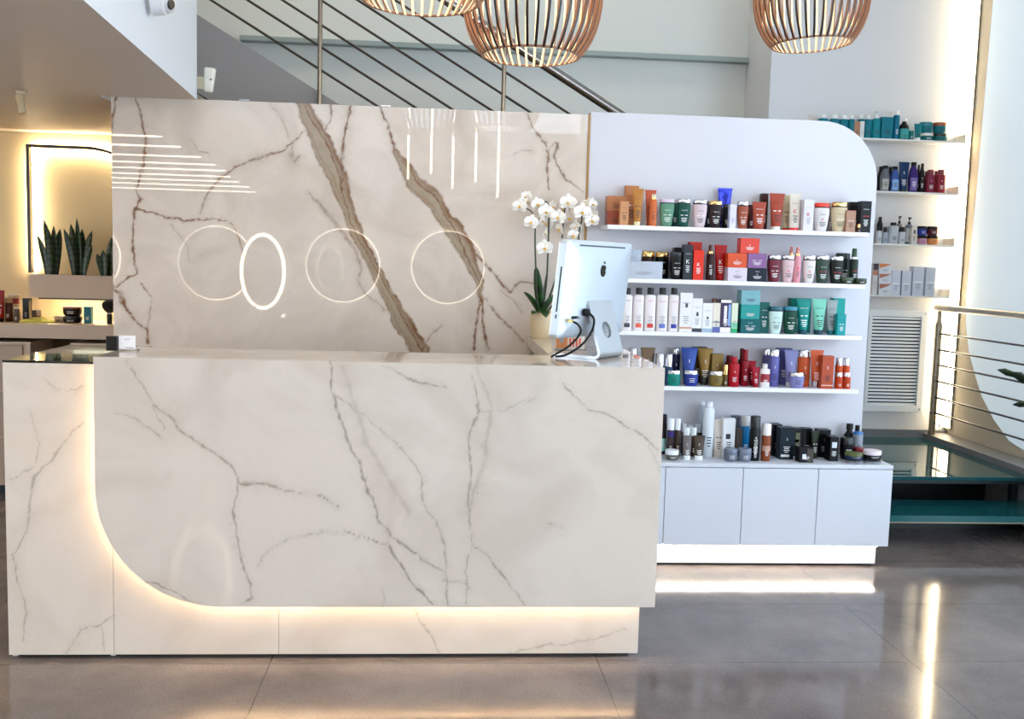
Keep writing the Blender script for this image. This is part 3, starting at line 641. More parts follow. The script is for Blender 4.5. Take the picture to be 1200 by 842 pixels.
# ================================================================== pendants
def pendant(loc, lab, tilt=0., s=1.):
    t = thing('pendant_lamp', lab, 'pendant lamp', loc, 0, 'slatted pendant lamps'); t.rotation_euler = (0, tilt, 0)
    prof = [(0, .188), (.015, .202), (.035, .217), (.065, .235), (.10, .250), (.14, .261), (.19, .269), (.25, .2705), (.31, .268), (.38, .253), (.45, .222), (.52, .176), (.58, .128), (.63, .095), (.66, .085)]
    n = 40; bm = new_bm()
    for k in range(n):
        a = 2*PI*k/n; ca, sa = math.cos(a), math.sin(a); hw = .0046; prev = None
        for z, r in prof:
            ro, ri = r, r-.012
            ring = [bm.verts.new((ri*ca+hw*sa, ri*sa-hw*ca, z)), bm.verts.new((ro*ca+hw*sa, ro*sa-hw*ca, z)), bm.verts.new((ro*ca-hw*sa, ro*sa+hw*ca, z)), bm.verts.new((ri*ca-hw*sa, ri*sa+hw*ca, z))]
            if prev:
                for j in range(4):
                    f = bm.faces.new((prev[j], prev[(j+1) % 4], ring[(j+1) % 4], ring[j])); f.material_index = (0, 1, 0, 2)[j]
            else: bm.faces.new(ring[::-1])
            prev = ring
        bm.faces.new(prev)
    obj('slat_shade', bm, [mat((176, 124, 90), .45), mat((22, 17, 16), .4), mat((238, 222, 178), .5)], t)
    obj('lower_ring', tube(new_bm(), [(.186*math.cos(2*PI*i/48), .186*math.sin(2*PI*i/48), .004) for i in range(48)], .0045, 8, True), mat((150, 104, 76), .4), t, True)
    obj('upper_ring', tube(new_bm(), [(.08*math.cos(2*PI*i/32), .08*math.sin(2*PI*i/32), .655) for i in range(32)], .006, 8, True), mat((150, 104, 76), .4), t, True)
    obj('bulb_holder', loft(new_bm(), [(.46, .018, .018), (.56, .02, .02), (.665, .03, .03), (.67, .07, .07), (.676, .07, .07)], 20), BLACK, t, True)
    bm = new_bm(); bmesh.ops.create_uvsphere(bm, u_segments=20, v_segments=14, radius=.045); bm.transform(Matrix.Translation((0, 0, .42)))
    obj('bulb', bm, glow(WARMW, 70), t, True)
    obj('cord', tube(new_bm(), [(0, 0, .67), (0, 0, HC-loc[2]-.03)], .003, 6), BLACK, t, True)
    obj('ceiling_rose', loft(new_bm(), [(HC-loc[2]-.03, .05, .05), (HC-loc[2]-.002, .055, .055)], 20), BLACK, t, True)
pendant(tuple(at(1, 622, 67, .34)), 'largest slatted wooden pendant lamp above the middle of the desk')
pendant(tuple(at(1, 951, 53, 1.15)), 'slatted wooden pendant lamp hanging above the product shelves', math.radians(-3.5))
pendant(tuple(at(1, 493, 3, -.24)), 'slatted pendant lamp cut off by the photo top, left of the largest one')
# ================================================================== lights and mirrors across the room, seen in the polished stone
k = 0
for u, v, lab in ((478, 210, 'leftmost'), (505, 203, 'second'), (530, 221, 'middle'), (557, 213, 'fourth'), (583, 231, 'rightmost')):
    q = refl(u, v, -5.5)
    t = thing('tube_pendant', '%s of five thin glowing vertical tubes reflected in the stone wall' % lab, 'pendant light', tuple(q), 0, 'vertical tube pendants')
    obj('tube', tube(new_bm(), [(0, 0, 0), (0, 0, 1.6)], .013, 10), glow(WARMW, 16), t, True)
    obj('wire', tube(new_bm(), [(0, 0, 1.6), (0, 0, HC-q[2]-.001)], .002, 5), BLACK, t)
for (u, v, r, lab) in ((253, 308, .45, 'left round backlit mirror across the room reflected beside the oval one'), (402, 311, .45, 'middle round backlit mirror across the room reflected in the stone'), (525, 313, .45, 'right round backlit mirror across the room reflected near the orchid'), (96, 301, .45, 'far left round backlit mirror reflected at the stone wall edge')):
    q = refl(u, v, YF+.06); r = r*1.18
    t = thing('round_mirror', lab, 'mirror', (q[0], YF+.05, q[2]), 0, 'round backlit mirrors')
    bm = loft(new_bm(), [(0, r, r), (.02, r, r)], 64); bm.transform(Matrix.Rotation(PI/2, 4, 'X') @ Matrix.Scale(-1, 4, (0, 0, 1)))
    obj('mirror_glass', bm, mat((120, 120, 118), .05, 1.), t)
    obj('halo_strip', tube(new_bm(), [((r-.0)*math.cos(2*PI*i/64), -.01, (r-.0)*math.sin(2*PI*i/64)) for i in range(64)], .0125, 6, True), glow(WARMW, 11), t)
    bm = loft(new_bm(), [(0, .2, .2), (.035, .2, .2)], 24); bm.transform(Matrix.Translation((0, -.012, 0)) @ Matrix.Rotation(PI/2, 4, 'X'))
    obj('standoff', bm, BLACK, t)
q = refl(308, 318, -5.0)
t = thing('oval_light_ring', 'bright oval standing light mirror reflected in the left half of the stone wall', 'ring light', (q[0], -5.0, 0), 0)
bm = new_bm(); tube(bm, [(.235*math.cos(2*PI*i/64), 0, q[2]+.41*math.sin(2*PI*i/64)) for i in range(64)], .022, 8, True)
obj('light_ring', bm, glow(WARMW, 12), t, True)
bm = loft(new_bm(), [(0, .215, .39), (.01, .215, .39)], 48); bm.transform(Matrix.Translation((0, 0, q[2])) @ Matrix.Rotation(-PI/2, 4, 'X'))
obj('mirror_glass', bm, mat((128, 126, 122), .05, 1.), t)
obj('stand', tube(new_bm(), [(0, 0, .02), (0, 0, q[2]-.43)], .015, 10), BLACK, t)
obj('base', loft(new_bm(), [(0, .2, .2), (.02, .19, .19)], 32), BLACK, t)
for i, (v, u) in enumerate([(160, 190), (172, 212), (184, 235), (193, 252), (200, 264), (207, 270), (213, 280), (219, 292), (225, 300)]):
    Mp = at(1, u, v, YM); d = (Mp-CAM)*np.array([1, -1, 1]); q = Mp+d*(2.178-Mp[2])/d[2]
    t = thing('linear_ceiling_light', '%s glowing ceiling line from the top among those reflected in the stone' % ['first', 'second', 'third', 'fourth', 'fifth', 'sixth', 'seventh', 'eighth', 'ninth'][i], 'ceiling light', (0, 0, 0), 0, 'linear ceiling lights')
    obj('diffuser', B(XL+.3, q[0], q[1]-.012, q[1]+.012, 2.173, 2.182, .001), glow(WARMW, 13), t)
    obj('housing', B(XL+.29, q[0]+.01, q[1]-.02, q[1]+.02, 2.1822, 2.1899, .001), WHITE, t)

# ================================================================== unseen warm lights added over the upper stair to brighten the wall
for x, y, lab in ((.3, 2.75, 'added round warm light high above the staircase'), (2.6, 2.75, 'added round warm light high above the product panel')):
    t = thing('added_warm_light', lab, 'ceiling light', (x, y, HC), 0, 'added round lights')
    obj('rim', tube(new_bm(), [(.2*math.cos(2*PI*i/40), .2*math.sin(2*PI*i/40), -.02) for i in range(40)], .018, 8, True), WHITE, t, True)
    obj('diffuser', loft(new_bm(), [(-.03, .185, .185), (-.002, .19, .19)], 36), glow(WARMW, 6), t)
    lamp('added_fill_lamp', 'AREA', (0, 0, -.035), UPW if x < 1 else UPW*.5, WARM if x < 1 else WARMW, .3, .3, (0, 0, 0), t)
# ================================================================== hair care products
LBL_D = mat((40, 38, 40), .5); LBL_W = mat((240, 238, 236), .5); LBL_R = mat((206, 34, 34), .5); LBL_G = mat((150, 150, 152), .5)
def ell(rx, ry, p=2.):
    """front surface of a superellipse column; rx, ry may depend on z"""
    fx = rx if callable(rx) else (lambda z: rx); fy = ry if callable(ry) else (lambda z: ry)
    def f(x, z):
        a = min(.995, abs(x)/fx(z)); return -fy(z)*(1-a**p)**(1/p)-.0007
    return f
def flat(y): return lambda x, z: y-.0007
def text_lines(bm, surf, w, z0, z1, n=4):
    for i in range(n):
        z = z1-(z1-z0)*(i+.5)/n; hw = w*.5*(1, .8, .95, .6)[i % 4]; strip(bm, -hw, hw, z-(z1-z0)*.05, z+(z1-z0)*.05, surf, 4)
def marks(t, surf, w, h, mark, tone, z0=0., brand=None, zf=(.62, .52, .2, .42)):
    """front printing: a brand word, an emblem and small text"""
    zb, ze, zl0, zl1 = zf
    T = {'d': LBL_D, 'w': LBL_W, 'r': LBL_R, 'g': LBL_G}
    if brand:
        bm = new_bm(); add_text(bm, brand, 0, z0+h*(zb+.12), max(.004, h*.045), surf, w*.62); obj('wordmark', bm, T[tone], t)
    if mark:
        bm = new_bm(); kind = mark[0]; mt = T[mark[1]] if len(mark) > 1 else T[tone]
        if kind == 'K': add_text(bm, 'K', 0, z0+h*ze, h*.115, surf, w*.5)
        elif kind == 'S': add_text(bm, 'S', 0, z0+h*(ze+.12), h*.08, surf, w*.3)
        elif kind == 'E':
            for s in (-1, 1): strip(bm, *( (-w*.30, -w*.07) if s < 0 else (w*.07, w*.30)), z0+h*(ze-.014), z0+h*(ze+.014), surf, 3)
        if len(bm.verts): obj('emblem', bm, mt, t)
        else: bm.free()
    bm = new_bm(); text_lines(bm, surf, w*.5, z0+h*zl0, z0+h*zl1, 4); obj('small_print', bm, T[tone], t)
NAMES = {'bain': ('shampoo_bottle', 'shampoo bottle'), 'bot': ('product_bottle', 'bottle'), 'tube': ('product_tube', 'tube'), 'box': ('carton', 'box'), 'jar': ('cream_jar', 'jar'), 'spray': ('spray_bottle', 'spray bottle'),
         'can': ('aerosol_can', 'spray can'), 'tin': ('wax_tin', 'tin'), 'dia': ('shampoo_bottle', 'shampoo bottle'), 'pump': ('pump_bottle', 'pump bottle'), 'white': ('shampoo_bottle', 'shampoo bottle'), 'med': ('product_bottle', 'bottle')}
TOPZ = {}
def deep(c):
    """pigment of a printed pack: a little deeper and more saturated than its lit look in the photo"""
    g = sum(c)/3.; return tuple(int(max(4, min(255, (max(0., g+(x-g)*.93)/255.)**1.2*248))) for x in c)
def make(kind, t, w, h, col, cap=None, d=None, mark=None, tone='w', brand=None, capf=None, rough=.35, band=None, metal=0., side=None, capw=None, win=None):
    if not hasattr(col, 'node_tree'): col = deep(col)
    m = col if hasattr(col, 'node_tree') else mat(col, rough, metal, spec=.22)
    cm = (cap if hasattr(cap, 'node_tree') else mat(cap, .3)) if cap is not None else m
    if kind in ('bain',):
        d = d or min(w*.66, .056); rx, ry = w/2, d/2
        R = lambda z: rx*(.66+.34*min(1, max(0, z/(h*.62)))**.75)
        Ry = lambda z: ry*(.72+.28*min(1, max(0, z/(h*.62)))**.75)
        zz = [0, .012*h, .05*h]+[h*f for f in (.12, .2, .3, .4, .5, .62, .72, .80, .825)]
        rings = [(zz[0], R(0)*.88, Ry(0)*.88), (zz[1], R(0)*.96, Ry(0)*.96)]+[(z, R(z), Ry(z)) for z in zz[2:-1]]+[(zz[-1], R(h)*.96, Ry(h)*.96)]
        obj('bottle_body', loft(new_bm(), rings, 28, 2.5), m, t, True)
        obj('neck_ring', loft(new_bm(), [(h*.826, rx*.95, ry*.95), (h*.862, rx*.95, ry*.95)], 28, 2.5), BLACK, t, True)
        obj('cap', loft(new_bm(), [(h*.863, rx*.98, ry*.98), (h*.875, rx, ry), (h*.97, rx, ry), (h, rx*.93, ry*.93)], 28, 2.5), cm, t, True)
        marks(t, ell(R, Ry, 2.5), w*.9, h*.8, mark or 'E'+tone, tone, 0, brand or 'KÉRASTASE')
    elif kind == 'tube':
        d = d or min(w*.62, .05); cf = capf if capf is not None else .11; cw = capw or .56
        hc = h*cf; rx0 = w*.5*max(cw, .55); ry0 = d/2
        R = lambda z: rx0*1.06+(w/2-rx0*1.06)*min(1, max(0, (z-hc)/(h-hc)))**1.15
        Ry = lambda z: max(.0028, ry0*(1-max(0, (z-hc)/(h*.94-hc)))**.8 if z < h*.94 else .0028)
        rings = [(hc, R(hc)*.92, ry0*.92), (hc+.004, R(hc), ry0)]+[(hc+(h-hc)*f, R(hc+(h-hc)*f), Ry(hc+(h-hc)*f)) for f in (.15, .3, .45, .6, .75, .87, .93)]+[(h*.955, w/2, .0026), (h, w/2, .0024)]
        obj('tube_body', loft(new_bm(), rings, 26, 2.), m, t, True)
        obj('crimp', B(-w/2*.995, w/2*.995, -.0032, .0032, h*.95, h*.998, .0005), m, t)
        if hc > .001: obj('cap', loft(new_bm(), [(0, rx0*.94, ry0*.94), (.002, rx0*.97, ry0*.97), (hc*.94, rx0*.98, ry0*.98), (hc-.0003, rx0*.9, ry0*.9)], 24, 2.2), cm, t, True)
        marks(t, ell(R, Ry), w*.82, h, mark or 'E'+tone, tone, 0, brand)
    elif kind in ('bot', 'can', 'white', 'med'):
        d = d or min(w, .05); rx, ry = w/2, d/2; cf = capf if capf is not None else .2; cw = capw or .95
        hb = h*(1-cf); p = 2. if kind != 'white' else 2.6
        if kind == 'can': sh = [(hb*.93, rx, ry), (hb*.97, rx*.86, ry*.86), (hb-.0003, rx*cw*.9, ry*cw*.9)]
        elif kind == 'white': sh = [(hb*.94, rx, ry), (hb*.975, rx*.93, ry*.93), (hb-.0003, rx*.5, ry*.6)]
        elif kind == 'med': sh = [(hb*.62, rx, ry), (hb*.78, rx*.9, ry*.9), (hb*.9, rx*.5, ry*.5), (hb-.0003, rx*.42, ry*.42)]
        else: sh = [(hb*.985, rx, ry), (hb-.0003, rx*.95, ry*.95)]
        obj('bottle_body' if kind != 'can' else 'can_body', loft(new_bm(), [(0, rx*.93, ry*.93), (.0025, rx, ry)]+sh, 26, p), m, t, True)
        if kind == 'can' and cw < .8:
            bm = loft(new_bm(), [(hb, rx*cw, ry*cw), (h*.985, rx*cw, ry*cw), (h, rx*cw*.8, ry*cw*.8)], 20)
        else: bm = loft(new_bm(), [(hb, rx*cw, ry*cw), (h-.003, rx*cw, ry*cw), (h, rx*cw*.9, ry*cw*.9)], 24)
        obj('cap', bm, cm, t, True)
        sf = ell(rx, ry, p)
        if band:
            bm = new_bm(); strip(bm, -rx*.93, rx*.93, hb*band[1], hb*band[2], sf, 10); obj('label_band', bm, mat(band[0], .45), t)
            sf0 = sf; sf = lambda x, z: sf0(x, z)-.0006
        marks(t, sf, w*.85, hb*(1 if kind != 'med' else .62), mark, tone, 0, brand)
    elif kind == 'dia':
        d = d or .05; rx, ry = w/2, d/2
        R = [(0, .82), (.01, .86), (.25, .95), (.5, 1.), (.56, .98), (.72, .8), (.86, .52), (.87, .5)]
        obj('bottle_body', loft(new_bm(), [(h*z, rx*r, ry*r) for z, r in R], 26, 2.6), m, t, True)
        obj('cap', loft(new_bm(), [(h*.8705, rx*.56, ry*.62), (h*.99, rx*.58, ry*.62), (h, rx*.52, ry*.56)], 22, 2.6), cm, t, True)
        f = lambda z: rx*float(np.interp(z/h, [r[0] for r in R], [r[1] for r in R])); g = lambda z: ry*f(z)/rx
        if band:
            bm = new_bm(); sf = ell(f, g, 2.6); strip(bm, -rx*.8, rx*.8, h*.06, h*.48, sf, 10); obj('label_band', bm, mat(band[0], .4), t)
        sf0 = ell(f, g, 2.6)
        marks(t, lambda x, z: sf0(x, z)-.0006, w*.8, h*.85, mark, tone, 0, brand)
    elif kind == 'jar':
        d = d or min(w, .075); rx, ry = w/2, d/2; cf = capf if capf is not None else .32; hb = h*(1-cf)
        obj('jar_body', loft(new_bm(), [(0, rx*.74, ry*.74), (hb*.08, rx*.84, ry*.84), (hb*.3, rx*.95, ry*.95), (hb*.6, rx*.99, ry*.99), (hb-.0003, rx*.98, ry*.98)], 28), m, t, True)
        obj('lid', loft(new_bm(), [(hb, rx, ry), (h-.002, rx, ry), (h, rx*.95, ry*.95)], 28), cm, t, True)
        f = lambda z: rx*float(np.interp(z/hb, [0, .08, .3, .6, 1], [.74, .84, .95, .99, .98])); g = lambda z: f(z)*ry/rx
        bm = new_bm(); text_lines(bm, ell(f, g), w*.4, hb*.3, hb*.7, 3); obj('small_print', bm, {'d': LBL_D, 'w': LBL_W}.get(tone, LBL_W), t)
    elif kind == 'tin':
        d = d or min(w, .085); rx, ry = w/2, d/2
        obj('tin_body', loft(new_bm(), [(0, rx*.95, ry*.95), (h*.08, rx, ry), (h*.52, rx, ry)], 30), m, t, True)
        obj('lid', loft(new_bm(), [(h*.525, rx*1.02, ry*1.02), (h*.93, rx*1.02, ry*1.02), (h, rx*.97, ry*.97)], 30), cm, t, True)
        bm = new_bm(); text_lines(bm, ell(rx, ry), w*.5, h*.15, h*.42, 2); obj('small_print', bm, LBL_W if tone == 'w' else LBL_D, t)
    elif kind == 'spray':
        d = d or min(w, .05); rx, ry = w/2, d/2; cf = capf if capf is not None else .22; hb = h*(1-cf)
        obj('bottle_body', loft(new_bm(), [(0, rx*.93, ry*.93), (.003, rx, ry), (hb*.95, rx, ry), (hb-.0003, rx*.8, ry*.8)], 24), m, t, True)
        obj('collar', loft(new_bm(), [(hb, rx*.72, ry*.72), (hb+h*.06, rx*.72, ry*.72)], 20), band if hasattr(band, 'node_tree') else GOLD, t, True)
        z = hb+h*.0605
        obj('spray_head', loft(new_bm(), [(z, rx*.55, ry*.6), (h*.97, rx*.5, ry*.62), (h, rx*.42, ry*.5)], 18, 3.), cm, t, True)
        obj('nozzle', loft(new_bm(), [(0, .003, .003), (.004, .0022, .0022)], 10), BLACK, t).matrix_basis = Matrix.Translation((0, -ry*.58, (z+h)/2+.003)) @ Matrix.Rotation(PI/2, 4, 'X')
        marks(t, ell(rx, ry), w*.85, hb, mark, tone, 0, brand)
    elif kind == 'pump':
        d = d or min(w, .055); rx, ry = w/2, d/2; hb = h*.74
        obj('bottle_body', loft(new_bm(), [(0, rx*.93, ry*.93), (.003, rx, ry), (hb*.9, rx, ry), (hb*.97, rx*.75, ry*.75), (hb-.0003, rx*.4, ry*.4)], 24), m, t, True)
        obj('collar', loft(new_bm(), [(hb, rx*.42, ry*.42), (hb+h*.08, rx*.42, ry*.42)], 18), cm, t, True)
        obj('pump_stem', loft(new_bm(), [(hb+h*.0805, .004, .004), (h*.93, .004, .004)], 10), cm, t, True)
        bm = loft(new_bm(), [(h*.9305, rx*.36, ry*.36), (h, rx*.34, ry*.34)], 16); box(bm, -.004, .004, -ry*1.1, 0, h*.94, h*.985)
        obj('pump_head', bm, cm, t)
        if band:
            bm = new_bm(); strip(bm, -rx*.9, rx*.9, hb*.12, hb*.8, ell(rx, ry), 10); obj('label_band', bm, mat(band[0], .45), t)
        marks(t, lambda x, z: ell(rx, ry)(x, z)-.0006, w*.8, hb, mark, tone, 0, brand)
    elif kind == 'box':
        d = d or .05
        ms = [m]
        bm = box(new_bm(), -w/2, w/2, -d/2, d/2, 0, h, .0012)
        obj('carton_body', bm, m, t)
        if band:       # printed bands on the front: (colour, z0, z1[, x0, x1]) as fractions
            for bd in (band if isinstance(band, list) else [band]):
                x0, x1 = (bd[3], bd[4]) if len(bd) > 3 else (0., 1.)
                bm = new_bm(); strip(bm, -w/2+w*(.012+x0*.976), -w/2+w*(.012+x1*.976), h*bd[1]+.001, h*bd[2]-.001, lambda x, z: -d/2-.0005, 1); obj('printed_panel', bm, mat(bd[0], .45), t)
        marks(t, flat(-d/2-.0005), w*.9, h, mark, tone, 0, brand)
    return t
used = set()
def P(base, kind, x0, x1, yt, y, col, label, on=None, grp=None, d=None, yb=None, **k):
    """one product: photo columns x0..x1, photo height of its top, standing at depth y on 'base' (z) or on another product"""
    xm = (x0+x1)/2
    dd = d
    yfront = y
    if kind == 'box': yfront = y-(d or .05)/2
    L = at(1, x0, yt+8, yfront); R_ = at(1, x1, yt+8, yfront); w = R_[0]-L[0]; xc = (L[0]+R_[0])/2
    z0 = base if on is None else TOPZ[on.name]+.0004
    h = at(1, xm, yt, yfront)[2]-z0
    nm, cat = NAMES[kind]
    t = thing(nm, label, cat, (xc, y, z0+.0002), 0, grp)
    make(kind, t, w, h, col, d=d, **k)
    TOPZ[t.name] = z0+h
    return t
F_, M_, B_ = 1.214, 1.274, 1.340
S1, S2, S3, S4 = [z+.0105 for z in SHZ]
SG = ['products on the top display shelf', 'products on the second display shelf', 'products on the third display shelf', 'products on the bottom display shelf', 'products on the base cabinet']
KER = 'KÉRASTASE'
# ---- top shelf
g = SG[0]; T1 = ' on the top display shelf'
a = P(S1, 'box', 712, 731, 247, M_+.02, (176, 92, 64), 'terracotta carton at the left end of the top display shelf, under another', d=.07, tone='d', mark='K', grp=g)
P(S1, 'box', 712, 735, 229.5, M_+.02, (196, 132, 88), 'copper carton stacked on the terracotta one at the top shelf left end', on=a, d=.07, tone='d', brand=KER, mark='E', grp=g)
P(S1, 'box', 727, 737, 236, F_, (216, 160, 116), 'slim tan carton in front of the stacked copper cartons on the top shelf', d=.04, tone='d', brand=KER, mark='E', grp=g)
P(S1, 'box', 733, 749, 217.5, B_+.012, (204, 140, 92), 'tall copper carton behind the amber tube on the top shelf', d=.035, tone='d', brand=KER, mark='Ew', grp=g)
P(S1, 'tube', 741, 754.5, 221, F_+.008, (200, 140, 66), 'amber squeeze tube with pale cap near the left of the top shelf', cap=(232, 222, 180), tone='d', brand=KER, mark='Ed', grp=g)
P(S1, 'tube', 756, 769, 222.5, M_+.03, (212, 106, 70), 'coral orange tube behind the orange spray bottle on the top shelf', capf=.12, tone='d', brand=KER, grp=g)
P(S1, 'spray', 761.5, 770, 227.5, F_+.004, (224, 124, 70), 'orange spray bottle with gold collar on the top shelf', cap=(238, 226, 190), tone='d', capf=.16, mark='Ed', grp=g)
P(S1, 'bain', 773, 790, 233, F_+.012, (112, 160, 132), 'sage green shampoo bottle with silver cap on the top shelf', cap=(206, 190, 206), tone='w', mark='Ew', grp=g)
P(S1, 'bot', 786.5, 795, 234, B_, (22, 92, 84), 'dark teal bottle between the two green shampoos on the top shelf', cap=(176, 150, 160), capf=.12, grp=g)
P(S1, 'bain', 793.5, 809, 233, F_+.012, (6, 92, 76), 'deep emerald shampoo bottle with silver cap on the top shelf', cap=SILVER, grp=g)
P(S1, 'bain', 812, 828.5, 234, F_+.012, (224, 204, 208), 'pale pink shampoo bottle with silver cap on the top shelf', cap=SILVER, tone='d', mark='Ew', grp=g)
P(S1, 'bot', 826, 834, 236, B_, (32, 30, 58), 'navy bottle behind the pale pink shampoo on the top shelf', cap=(60, 50, 60), capf=.12, grp=g)
P(S1, 'bain', 831, 846, 235.5, F_+.012, (52, 26, 28), 'dark plum shampoo bottle with gold cap on the top shelf', cap=GOLD, grp=g)
P(S1, 'tube', 841, 858, 220.5, B_+.006, (66, 76, 196), 'shiny royal blue tube standing tall at the back of the top shelf', rough=.12, metal=.5, capf=.12, cap=(40, 44, 120), mark='Ew', grp=g)
P(S1, 'bot', 846.5, 856, 239, M_+.006, (26, 20, 30), 'black bottle in front of the royal blue tube on the top shelf', d=.038, cap=(40, 36, 46), capf=.14, grp=g)
P(S1, 'box', 855.5, 863, 239.5, F_, (226, 222, 244), 'narrow lilac white carton in the middle of the top shelf', d=.035, tone='g', grp=g)
P(S1, 'bain', 864, 877, 236, F_+.012, (174, 96, 66), 'terracotta shampoo bottle with silver cap on the top shelf', cap=SILVER, grp=g)
P(S1, 'bot', 876, 884, 240, B_, (96, 30, 32), 'dark red bottle behind the shorter terracotta tube on the top shelf', d=.035, capf=.14, grp=g)
P(S1, 'tube', 881.5, 898, 236.5, F_+.006, (182, 86, 62), 'shorter terracotta tube with no pale cap on the top shelf', capf=.06, capw=.68, brand=KER, tone='w', grp=g)
P(S1, 'box', 893, 900.5, 226.5, B_+.01, (76, 44, 36), 'slim dark brown carton behind the terracotta tubes on the top shelf', d=.04, grp=g)
P(S1, 'tube', 901.5, 919.5, 226.5, M_-.028, (186, 86, 62), 'taller terracotta tube with white cap on the top shelf', cap=(236, 232, 226), capf=.1, brand=KER, tone='d', mark='Ew', grp=g)
P(S1, 'tube', 917, 927, 228.5, M_+.02, (222, 206, 172), 'narrow cream tube with red cap on the top shelf', cap=(216, 40, 24), capf=.075, capw=.8, tone='d', brand=KER, grp=g)
P(S1, 'tube', 925.5, 938.5, 227, F_+.012, (232, 222, 208), 'ivory tube with red cap in the right half of the top shelf', cap=(224, 44, 26), capf=.075, capw=.85, tone='d', brand=KER, mark='Kr', grp=g)
P(S1, 'box', 942.5, 954, 233.5, F_+.016, (230, 226, 230), 'white carton with small red letter on the top shelf', d=.075, tone='g', mark='Kr', brand=KER, grp=g)
P(S1, 'bain', 954.5, 971.5, 238, F_+.012, (228, 222, 220), 'white shampoo bottle with bright red cap on the top shelf', cap=(226, 52, 22), tone='d', mark='Kr', grp=g)
P(S1, 'bot', 969.5, 976, 238, B_, (164, 154, 150), 'grey bottle behind the red capped white shampoo on the top shelf', d=.035, capf=.14, grp=g)
P(S1, 'bain', 974.5, 992.5, 237, F_+.012, (216, 198, 164), 'champagne shampoo bottle with gold cap on the top shelf', cap=GOLD, tone='d', mark='Ew', grp=g)
P(S1, 'box', 992, 1003, 246.5, F_, (190, 150, 126), 'small tan carton with red top edge near the right of the top shelf', d=.04, tone='d', mark='Ew', band=((200, 60, 50), .965, 1.), grp=g)
P(S1, 'box', 996, 1008, 236.5, B_-.006, (44, 30, 30), 'brown black carton behind the small tan one on the top shelf', d=.05, tone='g', grp=g)
P(S1, 'bot', 1003.5, 1008, 262.5, F_-.006, (96, 70, 60), 'tiny gold capped vial beside the black carton on the top shelf', cap=GOLD, capf=.4, grp=g)
P(S1, 'box', 1009.5, 1021.5, 235.5, F_+.03, (20, 19, 24), 'black carton with red and white mark at the right end of the top shelf', d=.05, tone='w', brand=KER, mark='Er', grp=g)
# ---- second shelf
g = SG[1]
a = P(S2, 'box', 733, 776.5, 306, F_+.012, (196, 202, 212), 'wide silver carton next to the computer on the second display shelf', d=.07, tone='g', brand=KER, rough=.2, metal=.3, grp=g)
P(S2, 'box', 735, 751.5, 292, F_+.012, (186, 196, 210), 'small silver blue carton lying on the wide silver carton', on=a, d=.06, tone='g', brand=KER, rough=.2, metal=.3, grp=g)
P(S2, 'bot', 752, 767, 294, B_-.014, (74, 44, 18), 'amber bottle with gold cap behind the wide silver carton', cap=GOLD, capf=.2, brand=KER, grp=g)
P(S2, 'bot', 768, 783.5, 295, B_-.014, (16, 15, 16), 'black bottle with gold cap beside the amber one on the second shelf', cap=GOLD, capf=.18, brand=KER, grp=g)
P(S2, 'bain', 785.5, 800.5, 295, F_+.012, (15, 14, 17), 'black shampoo bottle with thin silver line on the second display shelf', cap=(26, 28, 34), grp=g)
P(S2, 'box', 790.5, 803, 290, B_, (40, 30, 28), 'dark brown carton behind the black shampoo on the second shelf', d=.05, grp=g)
P(S2, 'box', 801.5, 812, 286.5, F_+.004, (62, 64, 70), 'tall slate grey carton with white letter K on the second shelf', d=.045, mark='Kw', brand=KER, grp=g)
P(S2, 'box', 808.5, 822.5, 283.5, B_-.01, (222, 56, 36), 'tallest bright red carton standing behind another on the second shelf', d=.05, grp=g)
P(S2, 'box', 813, 825, 293, F_+.008, (240, 62, 34), 'bright red carton with white K in front of the tallest red carton', d=.05, mark='Kw', grp=g)
P(S2, 'spray', 828.5, 837, 287, F_+.004, (62, 26, 22), 'dark brown spray bottle with gold collar on the second display shelf', cap=(84, 24, 22), capf=.24, mark='Kw', grp=g)
P(S2, 'tube', 837, 852, 287, M_-.02, (200, 26, 26), 'crimson squeeze tube with white K on the second display shelf', capf=.1, mark='Kw', grp=g)
a = P(S2, 'box', 853, 875.5, 313.5, F_+.012, (226, 216, 228), 'pale lilac carton with red K at the bottom of a stack', d=.06, tone='d', mark='Kr', brand=KER, grp=g)
b1 = P(S2, 'box', 853, 875.5, 296.5, F_+.012, (230, 94, 40), 'orange carton stacked on the pale lilac carton', on=a, d=.06, mark='Kw', rough=.2, grp=g)
a = P(S2, 'box', 876.5, 898.5, 314, F_+.012, (24, 34, 54), 'navy carton with white K under the mauve carton', d=.06, mark='Kw', brand=KER, grp=g)
b2 = P(S2, 'box', 876.5, 898.5, 297, F_+.012, (156, 112, 162), 'mauve carton stacked on the navy carton', on=a, d=.06, tone='w', mark='Ew', grp=g)
TOPZ[b1.name] = TOPZ[b2.name] = max(TOPZ[b1.name], TOPZ[b2.name])
P(S2, 'box', 868, 890, 279, F_+.012, (234, 80, 58), 'coral red carton with white K lying on top of the orange and mauve cartons', on=b2, d=.06, mark='Kw', rough=.2, grp=g)
P(S2, 'bain', 899.5, 915, 299, F_+.012, (132, 54, 66), 'burgundy shampoo bottle with silver cap on the second display shelf', cap=SILVER, grp=g)
P(S2, 'bain', 916, 931, 299, F_+.012, (226, 196, 198), 'blush pink shampoo bottle with red K on the second display shelf', cap=SILVER, tone='d', mark='Kr', grp=g)
P(S2, 'spray', 924, 930.5, 289, B_, (228, 160, 166), 'pink spray bottle hidden behind the blush pink shampoo', cap=(226, 130, 120), capf=.24, grp=g)
P(S2, 'spray', 931, 939, 289.5, F_+.004, (238, 168, 178), 'pink spray bottle with red K between two pale shampoos', cap=(228, 150, 140), capf=.24, tone='d', mark='Kr', grp=g)
P(S2, 'bain', 941, 955.5, 299.5, F_+.012, (232, 222, 218), 'ivory shampoo bottle with large red K on the second display shelf', cap=SILVER, tone='d', mark='Kr', grp=g)
